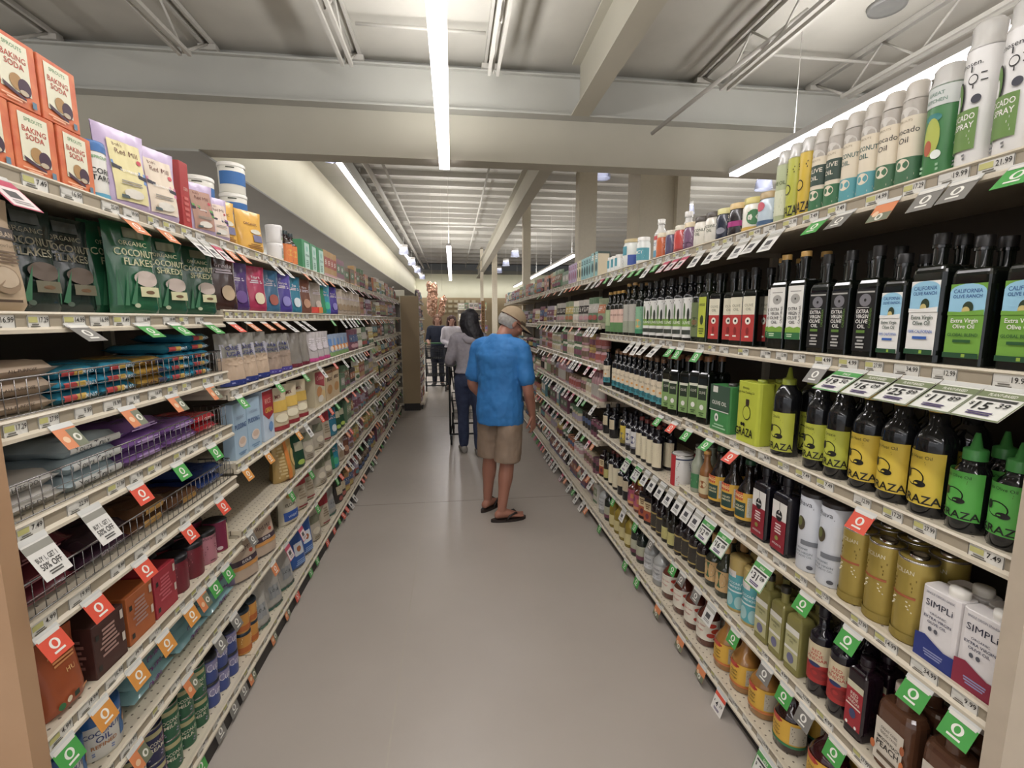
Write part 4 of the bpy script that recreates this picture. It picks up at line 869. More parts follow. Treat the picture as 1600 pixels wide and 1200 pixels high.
# flat bags in the wire baskets
pillow('pbeige', 'flat_bag', 'beige flat bag with small print', .2, .2, .038, '#a8937c', [('t', 'ALL PURPOSE', 0, .5, .22, '#4c3c30', 1.2)], gloss=.5)
pillow('pblue', 'flat_bag', 'blue snack bag with red and yellow print', .14, .2, .03, '#2c8ca8', [('r', -.9, -.3, .2, .8, '#c03c3c'), ('r', -.3, .2, .2, .8, '#cfa83c'), ('t', 'MINIS', .4, .5, .4, '#cfd8e0', .6)], gloss=.15)
pillow('pgold', 'flat_bag', 'gold and navy snack bag', .14, .2, .03, '#b08a34', [('r', .2, .9, .2, .8, '#2c3458'), ('t', 'GEMS', -.3, .5, .4, '#5c3018', .7)], gloss=.15)
pillow('pred', 'flat_bag', 'shiny red bag', .15, .2, .035, '#b0242c', [('t', 'CHIPS', 0, .5, .35, '#e0a8a0', 1)], gloss=.15)
pillow('pwhite', 'flat_bag', 'off white bag with grey lettering', .17, .22, .042, '#b8b3aa', [('t', 'LETS DO', -.1, .5, .28, '#4b4844', 1.2)], gloss=.35)
pillow('pstripe', 'flat_bag', 'pale blue and white bag with black script', .2, .22, .042, '#a4b4b8', [('r', -.95, .95, .25, .75, '#c0bfb8'), ('tt', 'Yours', -.5, .5, .45, '#26282c', .6), ('tt', 'Truly', .2, .5, .45, '#26282c', .6)], gloss=.2)
pillow('ppurp', 'flat_bag', 'shiny purple baking bag', .19, .22, .042, '#75508c', [('r', -.3, .3, .3, .7, '#94749c'), ('l', -.8, .8, .3, .7, 2, '#b094c4')], gloss=.15)
pillow('pburg', 'flat_bag', 'burgundy chocolate bag', .2, .24, .045, '#5c2028', [('l', -.7, .7, .3, .7, 2, '#8c5054')], gloss=.18)
pillow('pdark', 'flat_bag', 'dark aubergine chocolate bag', .2, .24, .04, '#35202c', [('t', 'BAKING', 0, .5, .3, '#9c8c90', 1)], gloss=.18)
pillow('pamber', 'flat_bag', 'brown and amber chocolate bag', .19, .22, .04, '#5c3c24', [('r', -.5, .5, .2, .8, '#a87c2c')], gloss=.18)
pillow('pnavy', 'flat_bag', 'navy bag with pale script', .17, .22, .038, '#25386c', [('t', 'NAVY', 0, .5, .3, '#b8bccc', 1)], gloss=.18)

# ---- simple variants for the far bays
FARV = {'R': [], 'L': []}
def far(side, kind, key, *a):
    FARV[side].append((kind, key))
CN = {'#c4b696': 'cream', '#5f7a5c': 'green', '#5f8c92': 'teal', '#a2544c': 'red', '#d2cdc2': 'white', '#7d4c5c': 'plum', '#b08a54': 'amber', '#56688c': 'blue', '#35302c': 'black', '#7a6450': 'brown', '#a094a4': 'lilac', '#bfa95c': 'yellow', '#c09498': 'pink', '#8f9a78': 'sage', '#b57450': 'orange', '#b0aaa0': 'grey', '#ddd6c6': 'ivory'}
CK = list(CN)
rnd = random.Random(5)
for i in range(16):
    a, b, c = rnd.sample(CK, 3)
    jar(f'fj{i}', 'glass_jar', f'{CN[a]} jar with {CN[b]} label', rnd.uniform(.1, .15), rnd.uniform(.033, .042), a, c, [('r', -1.3, 1.3, .2, .6, b), ('l', -.7, .7, .28, .5, 3, '#d9d4c8' if b != '#d9d4c8' else '#55504a')])
for i in range(14):
    a, b, c = rnd.sample(CK, 3)
    box(f'fb{i}', 'packet_box', f'{CN[a]} box with {CN[b]} panel', rnd.uniform(.07, .13), .06, rnd.uniform(.14, .2), a, [('r', -.8, .8, .35, .75, b), ('l', -.6, .6, .45, .65, 3, '#d9d4c8' if b != '#d9d4c8' else '#55504a'), ('r', -1, 1, 0, .12, c)])
for i in range(20):
    a, b, c = rnd.sample(CK, 3)
    pouch(f'fp{i}', 'food_pouch', f'{CN[a]} pouch with {CN[b]} panel', rnd.uniform(.1, .14), .055, rnd.uniform(.16, .21), a, [('r', -.7, .7, .4, .75, b), ('l', -.6, .6, .48, .68, 3, '#d9d4c8' if b != '#d9d4c8' else '#55504a'), ('e', 0, .22, .5, .1, c)], cat='pouch', gloss=.3)
for i in range(12):
    a, b, c = rnd.sample(CK, 3)
    bottle(f'fo{i}', 'sauce_bottle', f'{CN[a]} sauce bottle with {CN[b]} label', rnd.uniform(.18, .24), .032, .013, .6, .18, a, c, .09, (.1, .5), b, [('l', -.7, .7, .18, .42, 3, '#d9d4c8' if b != '#d9d4c8' else '#55504a')])
for i in range(10):
    a, b = rnd.sample(CK, 2)
    can(f'fc{i}', 'food_can', f'{CN[a]} food can with {CN[b]} band', rnd.uniform(.1, .13), .037, a, '', [('r', -1.3, 1.3, .35, .7, b), ('l', -.6, .6, .42, .6, 2, '#d9d4c8' if b != '#d9d4c8' else '#55504a')])
# ------------------------------------------------------------------ placing products
PL = []
ORD = ['first', 'second', 'third', 'fourth', 'fifth', 'sixth', 'seventh', 'eighth', 'ninth', 'tenth', 'eleventh', 'twelfth']
def od(i): return ORD[i] if i < 12 else f"{i + 1}{'st' if (i + 1) % 10 == 1 and i != 10 else 'nd' if (i + 1) % 10 == 2 else 'rd' if (i + 1) % 10 == 3 else 'th'}"
XF = {'R': 1.10, 'L': -0.90}
SG = {'R': 1, 'L': -1}
jit = random.Random(11)


def put(key, side, lvl, x, y, z, rot=None, row=0, pile=None, detail=True, lean=0.0):
    t = TM[key]
    if rot is None:
        turn = min(1, max(0, (y - 1.0) / .8)) * (.4 if t.cat in ('pouch', 'bag', 'jar', 'can', 'canister', 'tub') else .45 if t.cat == 'bottle' and abs(t.W - t.D) < .001 else .05)
        if key in ('acv', 'acvd', 'acvr', 'yelljug', 'appjug', 'winev', 'tealj'): turn += .42
        rot = jit.uniform(-.05, .05) + (turn if side == 'R' else -turn)
    r = (PI if side == 'R' else 0) + rot
    if detail:
        if len(t.parts) == 1:
            o = link(t.name, t.parts[0][1], None, (x, y, z), (0, lean, r))
        else:
            o = link(t.name, None, None, (x, y, z), (0, lean, r))
            o.empty_display_size = .05
            for n, me in t.parts:
                link(n, me, o)
    else:
        o = link(t.name, t.one(), None, (x, y, z), (0, 0, r))
    o['category'] = t.cat
    PL.append((o, t, side, lvl, y, z, row, pile))
    return o


def front(side, key, extra=0.0):
    return SG[side] * (abs(XF[side]) + .018 + TM[key].D / 2 + extra)


def shelf(side, lvl, z, items, behind=0, detail=True, extra=0.0):
    for it in items:
        key, y = it[0], it[1]
        ex = extra + (it[2] if len(it) > 2 else 0)
        x = front(side, key, ex)
        put(key, side, lvl, x, y, z, detail=detail)
        for b in range(behind):
            put(key, side, lvl, x + SG[side] * (b + 1) * (TM[key].D + .006), y + jit.uniform(-.003, .003), z, row=b + 1, detail=detail)


def run(side, lvl, z, key, y0, y1, gap=.004, tiers=1, detail=False, extra=0.0):
    t = TM[key]; y = y0 + t.W / 2; k = 0
    Hh = max(v[2] for n, mb in t.mbs for v in mb.v)
    while y + t.W / 2 <= y1 + .001 and k < 40:
        for q in range(tiers):
            put(key, side, lvl, front(side, key, extra), y, z + q * (Hh + .001), detail=detail)
        y += t.W + gap; k += 1
    return y - t.W / 2


def HT(k): return max(v[2] for n, mb in TM[k].mbs for v in mb.v)


def fill(side, lvl, z, y0, y1, kinds, rnd, tiers=1, maxh=.3):
    lv = (RA if y0 < 6 else RB) if side == 'R' else (LF if y0 < 5.6 else LG)
    up = [q for q in lv if q > z + .01]
    g = (min(up) - z - .055) if up else .25
    kinds = [k for k in kinds if HT(k) * tiers <= g] or ['fj0']
    y = y0 + .01
    while y < y1 - .05:
        key = rnd.choice(kinds); t = TM[key]
        n = rnd.choice((1, 2, 2, 3, 4)) if t.W < .09 else rnd.choice((1, 2, 2))
        e = min(y + n * (t.W + .006), y1)
        if e - y < t.W: break
        yy = run(side, lvl, z, key, y, e, .005, tiers, False, rnd.choice((0, 0, .01, .02)))
        if yy <= y + .001: break
        y = yy + rnd.choice((.004, .01, .03))


# ------------------------------------------------------------------ shelving
ENAMEL = mottled('cream_enamel', '#c2b7a1', '#cbc0aa', 5, .38)
PERF = perforated()
BACK = mottled('back_panel_paint', '#564c42', '#61564a', 3, .6)
GROOVE = M('#a0947e', .45)

PRICES = ['12.99', '14.99', '16.99', '17.29', '19.99', '21.99', '9.99', '7.49', '22.99', '27.99', '34.99', '4.99']
_PLM = {}


def price_label(i, big=True):
    if i in _PLM: return _PLM[i]
    mb = MB(); S = lambda y, z, e: (e, y, z)
    w = .034 if i % 3 else .028
    mb.box(-.0006, 0, -w, w, -.035, 0, '#d9d6cc')
    el = [('r', -1, 1, -1, -.9, '#8a857a'), ('r', -1, -.95, -1, 0, '#5b564c'), ('r', .95, 1, -1, 0, '#5b564c'), ('r', -.9, -.1, -.45, -.1, '#b9b56c' if i % 2 else '#c9c6bc'), ('l', -.9, .2, -.9, -.5, 3, '#6b675c'),
          ('t', PRICES[i % 12], .45, -.28, .32, '#26221c', .85)]
    deco(mb, S, w, .035, el, 0, curved=0)
    _PLM[i] = mb.mesh('price_label')
    return _PLM[i]


def plain_label(i):
    k = ('p', i)
    if k not in _PLM: _PLM[k] = MB().box(-.0007, .0007, -.025, .025, -.031, 0, ('#d3cfc2', '#c9c2b0', '#b7b39a')[i]).mesh('price_label')
    return _PLM[k]


def unit(side, y0, y1, levels, label, depth=.45, labels=True, basedeep=.04, top=2.0, single=False, X=None, shelves=True):
    s = SG[side]; F = X if X is not None else XF[side]
    root = thing('shelving_unit', label, 'shelving unit', (F, y0, 0), (0, 0, 0), 'cream metal shelving units along the aisle')
    P = lambda mb, n, par=root: link(n, mb.mesh(n), par)
    def bx(mb, a, b, ya, yb, za, zb, m):
        xa, xb = sorted((s * a, s * b)); return mb.box(xa, xb, ya, yb, za, zb, m)
    L = y1 - y0
    P(bx(MB(), depth, depth + .02, 0.002, L - .002, .02, top - .07, BACK), 'back_panel')
    P(bx(MB(), depth - .03, depth - .001, .003, .024, 0.0, top - .07, M('#b8ae9a', .4)), 'upright')
    k = MB(); bx(k, -.005, .01, .003, L - .003, 0, .07, KICK); P(k, 'kick_plate')
    rnd = random.Random(int(y0 * 100) + (5 if side == 'L' else 0))
    for li, z in enumerate(levels):
        base = li == len(levels) - 1
        f = -basedeep if base else 0
        mb = MB(); bx(mb, f + .008, depth, .003, L - .003, z - .022, z, PERF if z < 1.2 else ENAMEL)
        bx(mb, f + .02, depth, .003, .012, z - .04, z - .02, ENAMEL); bx(mb, f + .02, depth, L - .012, L - .003, z - .04, z - .02, ENAMEL)
        sh = P(mb, 'shelf')
        r = MB()
        prof = [(f + .014, z + .003), (f + .004, z + .003), (f, z - .002), (f + .006, z - .006), (f + .006, z - .03), (f - .003, z - .036), (f - .003, z - .044), (f + .014, z - .044)]
        n = len(prof)
        vs = [(s * x, yy, zz) for yy in (.001, L - .001) for x, zz in prof]
        fs = [(i, (i + 1) % n, n + (i + 1) % n, n + i) for i in range(n)]
        r.add(vs, fs[:3] + fs[4:] + [tuple(range(n)), tuple(reversed(range(n, 2 * n)))], ENAMEL)
        r.add(vs, [fs[3]], GROOVE)
        rl = link('price_rail', r.mesh('price_rail'), sh)
        if labels == 'full':
            y = .05
            while y < L - .05:
                i = rnd.randrange(12)
                rl = link('price_label', price_label(i), sh, (s * (f + .0045), y, z - .005), (0, 0, 0 if s < 0 else PI))
                y += rnd.choice((.082, .09, .1, .13))
        elif labels:
            y = .04
            while y < L - .04:
                link('price_label', plain_label(rnd.randrange(3)), sh, (s * (f + .0045), y, z - .005))
                y += rnd.choice((.075, .09, .11))
    return root


# right side
RL = [1.91, 1.475, 1.105, .765, .39, .115]
unit('R', .742, 2.112, RL, 'cream metal shelving unit of oil bottles, nearest on the right', labels='full')
unit('R', 2.112, 3.43, [1.91, 1.475, 1.087, .727, .375, .115], 'cream metal shelving unit of oil bottles, second on the right', labels='full')
RA = [1.91, 1.55, 1.24, .945, .64, .34, .115]
unit('R', 3.43, 4.77, RA, 'cream metal shelving unit with jars, third on the right')
unit('R', 4.77, 6.1, RA, 'cream metal shelving unit with jars, fourth on the right')
RB = [1.91, 1.52, 1.18, .86, .52, .115]
unit('R', 6.1, 7.45, RB, 'cream metal shelving unit beside the man in blue, fifth on the right')
unit('R', 7.45, 8.8, RB, 'cream metal shelving unit behind the man in blue, sixth on the right')
unit('R', 8.8, 10.1, RB, 'cream metal shelving unit behind the man in blue, seventh on the right')
# left side
LL = [1.895, 1.594, 1.372, 1.152, .934, .66, .435, .115]
unit('L', 1.02, 2.005, LL, 'cream metal shelving unit with wire fronts, nearest on the left', labels='full', basedeep=.01)
LF = [1.895, 1.616, 1.295, .985, .69, .43, .115]
unit('L', 2.005, 3.22, LF, 'cream metal shelving unit with sugar and mixes, second on the left', labels='full', basedeep=.01)
unit('L', 3.22, 4.42, LF, 'cream metal shelving unit with sugar and mixes, third on the left', basedeep=.01)
unit('L', 4.42, 5.63, LF, 'cream metal shelving unit with flour pouches, fourth on the left', basedeep=.01)
LG = [1.895, 1.616, 1.36, 1.12, .88, .64, .4, .115]
unit('L', 5.63, 6.83, LG, 'cream metal shelving unit, second last before the tan end panel', basedeep=.01)
unit('L', 6.83, 8.1, LG, 'cream metal shelving unit, last before the tan end panel', basedeep=.01)
unit('L', 8.3, 9.6, LG, 'cream metal shelving unit just past the tan end panel', X=-.56)

NAME6 = ['top', 'second', 'third', 'fourth', 'fifth', 'bottom']
NAME7 = ['top', 'second', 'third', 'fourth', 'fifth', 'sixth', 'bottom']
NAME8 = ['top', 'second', 'third', 'fourth', 'fifth', 'sixth', 'seventh', 'bottom']
# ---- right products
shelf('R', 'top', 1.91, [('sprayw', .88), ('sprayw', .955), ('sprayg', 1.03), ('spava', 1.1), ('spava', 1.158), ('spcoc', 1.216), ('spcoc', 1.275), ('spoli', 1.334), ('spoli', 1.393), ('spyel', 1.45), ('splim', 1.505), ('sppal', 1.56)])
shelf('R', 'top', 1.91, [('spava', 1.125), ('spcoc', 1.245), ('spoli', 1.36)], extra=.08)
shelf('R', 'top', 1.91, [('jpinkblue', 1.645), ('jpalm', 1.738), ('jmag', 1.834), ('jnavy', 1.925), ('jwhite', 2.015), ('jwhite', 2.11), ('jpurple', 2.212), ('jred', 2.31), ('jindigo', 2.41), ('jorange', 2.52), ('btallw', 2.42, .09), ('btallw', 2.62, .03), ('jteal', 2.8), ('jteal', 2.9, .04), ('jbig', 3.03), ('jsmallw', 3.19), ('jsmallw', 3.27), ('jsmallw', 3.35), ('btan', 3.62), ('btan', 3.72)])
y = 3.80
for k in ('bteal2',) * 4 + ('bcreambox',) * 2 + ('bmauve',) * 4:
    shelf('R', 'top', 1.91, [(k, y)], detail=False); y += .075
shelf('R', 'second', 1.475, [('ranchg', .80), ('ranchg', .905), ('ranchw', .998), ('ranchs', 1.085), ('blackev', 1.165), ('blackev', 1.252), ('blackev', 1.338), ('whiteev', 1.435), ('whiteev', 1.525), ('whiteev', 1.608, .05), ('redev', 1.685), ('redev', 1.765), ('redev', 1.85, .02), ('redev', 1.925), ('limeavo', 2.01), ('grnavo', 2.095), ('whiteol', 2.18), ('whiteol', 2.28), ('whiteol', 2.38), ('whiteol', 2.48), ('whiteol', 2.57), ('whiteol', 2.66), ('greenlab', 2.78), ('greylab', 2.89), ('greylab', 2.99), ('palegold', 3.09), ('palegold', 3.17), ('palegold', 3.25), ('greengold', 3.35)], behind=1)
Z3 = 1.105; Z3b = 1.087
shelf('R', 'third', Z3, [('gzgreen', .79), ('gzgreen', .875), ('gzyellow', .965), ('gzyellow', 1.055), ('gzyellow', 1.145), ('gzlime', 1.24), ('gzlime', 1.325), ('gzsq', 1.48), ('gztin', 1.64), ('oltin', 1.83), ('darkgr', 1.985), ('darkgr', 2.065)], behind=1)
shelf('R', 'third', Z3b, [('darkgr', 2.2, .02), ('darkgr', 2.275), ('darkgr', 2.35)] + [('tealb', 2.44 + i * .082) for i in range(10)] + [('tealb', 3.37)], behind=1)
shelf('R', 'fourth', .765, [('simplr', .788), ('simplb', .878), ('goldcan', .97), ('goldcan', 1.055), ('goldcan', 1.14), ('dhava', 1.228), ('dhava', 1.315), ('avored', 1.42), ('avored', 1.53), ('yelljug', 1.66), ('yelljug', 1.76), ('yelljug', 1.86), ('jaxbot', 1.945), ('clearb', 2.02)], behind=1)
shelf('R', 'fourth', .727, [('redtin', 2.22), ('creamb', 2.46), ('creamb', 2.54), ('creamb', 2.62), ('creamb', 2.7), ('blueb', 2.79), ('blueb', 2.88), ('yellb', 2.98), ('darkb', 3.2), ('darkb', 3.35)], behind=1)
shelf('R', 'fifth', .39, [('peach', .83), ('peach', .955), ('redlab', 1.065), ('winev', 1.145), ('winev', 1.228), ('rectoil', 1.315), ('rectoil', 1.395), ('rectoil', 1.475), ('tealj', 1.575), ('tealj', 1.67), ('greenol', 1.765), ('greenol', 1.85), ('darkvin', 1.93), ('darkvin', 2.005), ('darkvin', 2.075)], behind=1)
shelf('R', 'fifth', .375, [('darkvin', 2.15), ('yelvin', 2.23), ('yelvin', 2.3), ('darkvin', 2.37), ('darkvin', 2.44), ('orgvin', 2.52), ('orgvin', 2.6), ('redor', 2.7), ('redor', 2.8), ('darkb', 2.9), ('darkb', 3.0), ('creamb', 3.1), ('creamb', 3.19), ('yelvin', 3.3), ('orgvin', 3.38)], behind=1)
shelf('R', 'bottom', .115, [('acvr', .85, -.03), ('acvr', 1.0, -.03), ('acvr', 1.15, -.03), ('acvd', 1.31, -.03), ('acv', 1.45, -.03), ('acv', 1.57, -.03), ('acv', 1.69, -.03), ('appjug', 1.84, -.03), ('appjug', 1.955, -.03), ('appjug', 2.07, -.03), ('appjug', 2.2, -.03), ('clearv', 2.32, -.03), ('clearv', 2.44, -.03), ('grnwine', 2.56, -.03), ('grnwine', 2.65, -.03), ('yeloil', 2.76, -.03), ('yeloil', 2.86, -.03), ('yeloil', 2.96, -.03), ('yeloil', 3.06, -.03), ('grnwine', 3.17, -.03), ('clearv', 3.3, -.03)], behind=1)
rf = random.Random(21)
FJ = [f'fj{i}' for i in range(16)]; FB = [f'fb{i}' for i in range(14)]; FP = [f'fp{i}' for i in range(20)]; FO = [f'fo{i}' for i in range(12)]; FC = [f'fc{i}' for i in range(10)]
fill('R', 'top', 1.91, 4.58, 10.0, FB + FP, rf)
for a, b in ((3.45, 6.08),):
    fill('R', 'second', 1.55, a, b, FP, rf)
    fill('R', 'third', 1.24, a, b, FJ, rf, 2)
    fill('R', 'fourth', .945, a, b, FJ + FO, rf)
    fill('R', 'fifth', .64, a, b, FC + FJ[8:] + FB[5:9], rf)
    fill('R', 'sixth', .34, a, b, FJ + FC, rf)
    fill('R', 'bottom', .115, a, b, FO + FP[8:12] + FB[9:], rf)
for z, nm, kd in zip(RB[1:], ['second', 'third', 'fourth', 'fifth', 'bottom'], (FP, FJ + FC, FO, FP[10:], FP)):
    fill('R', nm, z, 6.12, 8.7, kd, rf)
# ---- left products
for y, q in ((1.12, 0), (1.235, 0), (1.35, 0), (1.09, 1), (1.205, 1), (1.32, 1)):
    put('soda', 'L', 'top', front('L', 'soda'), y, 1.895 + q * .141, rot=jit.uniform(-.03, .03))
shelf('L', 'top', 1.895, [('corn', 1.445), ('millb', 1.56), ('millp', 1.715), ('redbx', 1.84), ('millg', 1.97), ('millx', 2.1), ('yelp', 2.22, .03), ('yelp', 2.43)])
for y, n, ex in ((2.24, 2, .09), (2.52, 3, .07)):
    for q in range(n): put('tub', 'L', 'top', front('L', 'tub', ex), y, 1.895 + q * .1405, pile=(q, 0))
for q in range(2): put('stub', 'L', 'top', front('L', 'stub'), 2.78, 1.895 + q * .0955, pile=(q, 0))
shelf('L', 'top', 1.895, [('syrup', 2.93), ('syrup', 3.02), ('grnbx', 3.2), ('grnbx', 3.36), ('grnbx', 3.53)])
fill('L', 'top', 1.895, 3.62, 8.0, FB[:9] + FO[:3] + FP[:5], rf)
shelf('L', 'second', 1.594, [('kraft', 1.11), ('cocod', 1.27, .06), ('cocod', 1.40, .07), ('cocog', 1.555), ('cocos', 1.73, .01), ('cocos', 1.91)], behind=1)
shelf('L', 'second', 1.616, [('snbrown', 2.1), ('snviol', 2.27, .02), ('sncrim', 2.42), ('snteal', 2.6), ('snpurp', 2.79), ('snblue', 2.97), ('sncopper', 3.16), ('snrainb', 3.42), ('snaqua', 3.65), ('snpurp', 3.88)] + [('sncream', 4.06 + .15 * i) for i in range(6)])
fill('L', 'second', 1.616, 4.95, 8.0, FP + FB[:4], rf)
shelf('L', 'third', 1.295, [('cane', 2.13), ('cane', 2.26), ('cane', 2.40), ('brsug', 2.58), ('brsug', 2.74), ('greysug', 2.93), ('greysug', 3.08), ('pinksug', 3.28), ('pinksug', 3.43), ('pinksug', 3.58)] + [('colorp', 3.76 + .115 * i) for i in range(5)])
fill('L', 'third', 1.295, 4.43, 5.6, FP, rf)
shelf('L', 'fourth', .985, [('pudd', 2.11), ('pudd', 2.25), ('redmix', 2.42), ('cream', 2.62), ('cream', 2.79), ('cream', 2.96), ('cookie', 3.35), ('rolls', 3.6), ('rolls', 3.8)])
fill('L', 'fourth', .985, 3.95, 5.6, FB + FP[:6], rf)
shelf('L', 'fifth', .69, [('gold', 2.66, -.01), ('green5', 2.88), ('white5', 3.05), ('white5', 3.3), ('tallred', 3.5), ('snblue', 3.66), ('green5', 3.82), ('green5', 3.96)])
fill('L', 'fifth', .69, 4.1, 5.6, FP[6:] + FB[6:], rf)
shelf('L', 'sixth', .43, [('millpk', 2.1), ('millpk', 2.32), ('bluefl', 2.68), ('tallred', 2.88), ('tallred', 3.03), ('white5', 3.3), ('white5', 3.46), ('snaqua', 3.66), ('sncream', 3.85), ('sncopper', 4.02)])
fill('L', 'sixth', .43, 4.15, 5.6, FP, rf)
shelf('L', 'bottom', .115, [('clearbg', 2.2), ('clearbg', 2.37), ('clearbg', 2.55), ('bluebg', 2.76), ('bluebg', 2.92), ('white5', 3.1), ('tallred', 3.35), ('clearbg', 3.52)])
fill('L', 'bottom', .115, 3.7, 5.6, FP, rf)
for z, nm, kd in zip(LG[2:], ['third', 'fourth', 'fifth', 'sixth', 'seventh', 'bottom'], (FB + FP, FP, FJ + FP, FP, FC + FP, FP + FB)):
    fill('L', nm, z, 5.65, 8.0, kd, rf)
for z, nm in zip(LG, NAME8):
    XF['L'] = -.56
    fill('L', 'far ' + nm, z, 8.33, 9.55, FP + FB, rf)
    XF['L'] = -.90
def pile(key, y, z, n, lvl, ex=.012, pi=0):
    t = TM[key]; H = {'tealbag': .045}.get(key, None) or max(v[2] for v in t.mbs[0][1].v)
    for q in range(n):
        put(key, 'L', lvl, front('L', key, ex + jit.uniform(0, .01)), y + jit.uniform(-.004, .004), z + q * H * .98, rot=jit.uniform(-.03, .03), pile=(q, pi))
for i, (k, y, n) in enumerate((('pbeige', 1.13, 3), ('pblue', 1.305, 3), ('pblue', 1.45, 3), ('pgold', 1.595, 3), ('pblue', 1.74, 4), ('pblue', 1.885, 5))): pile(k, y, 1.372, n, 'third', pi=i)
for i, (k, y, n) in enumerate((('pwhite', 1.125, 2), ('pstripe', 1.32, 3), ('ppurp', 1.52, 3), ('ppurp', 1.715, 2), ('pred', 1.89, 2))): pile(k, y, 1.152, n, 'fourth', pi=i)
for i, (k, y, n) in enumerate((('pburg', 1.13, 3), ('pdark', 1.335, 2), ('pamber', 1.53, 2), ('pamber', 1.72, 1), ('pnavy', 1.9, 2))): pile(k, y, .934, n, 'fifth', ex=.02, pi=i)
shelf('L', 'sixth', .66, [('orgp', 1.13), ('chbr', 1.265), ('chor', 1.39), ('chrd', 1.51), ('ccrim', 1.625), ('ccrim', 1.725), ('cpink', 1.82), ('cmag', 1.915)], behind=1)
shelf('L', 'seventh', .435, [('blujar', 1.12), ('blujar', 1.25)], behind=1)
for i, (y, n) in enumerate(((1.46, 3), (1.67, 4), (1.88, 4))): pile('tealbag', y, .435, n, 'seventh', ex=.02, pi=i)
for i, (k, y) in enumerate((('ccnavy', 1.24), ('ccnavy', 1.325), ('ccnavy', 1.41), ('ccgreen', 1.495), ('ccgreen', 1.58), ('ccgreen', 1.665))):
    for q in range(2): put(k, 'L', 'bottom', front('L', k), y, .115 + q * .1165, pile=(q, i))
    for q in range(2): put(k, 'L', 'bottom', front('L', k, .082), y, .115 + q * .1165, row=1, pile=(q, i + 10))
put('blujar', 'L', 'bottom', front('L', 'blujar'), 1.12, .115)
for i, (k, y) in enumerate((('cblue', 1.75), ('cblue', 1.83), ('cblue', 1.91), ('corng', 2.04), ('corng', 2.125 - .01))):
    for q in range(2): put(k, 'L', 'bottom', front('L', k), y if y < 1.99 else y, .115 + q * .101, pile=(q, i))

# wire fronts
WIRE = M('#8f8d8c', .25, .9, noise=0)
for z, nm in ((1.372, 'third'), (1.152, 'fourth'), (.934, 'fifth')):
    mb = MB(); h = .085
    ys = [0.0 + .02 * 0 + k * .0285 for k in range(34)]
    for y in ys: mb.tube([(0, y, .004), (0, y, h)], .0011, WIRE, 5)
    mb.tube([(-.12, 0, h), (0, 0, h), (0, ys[-1], h), (-.12, ys[-1], h)], .0024, WIRE, 6)
    mb.tube([(0, 0, .006), (0, ys[-1], .006)], .0018, WIRE, 5)
    mb.tube([(0, 0, .045), (0, ys[-1], .045)], .0009, WIRE, 5)
    for k in range(5): mb.tube([(-.024 * k - .02, ys[-1], .004), (-.024 * k - .02, ys[-1], h)], .001, WIRE, 5)
    thing('wire_fence', f'chrome wire front fence holding flat bags, left {nm} shelf', 'wire fence', (-.913, 1.035, z), me=mb.mesh('wire_fence'), group='wire fences on the near left shelves')

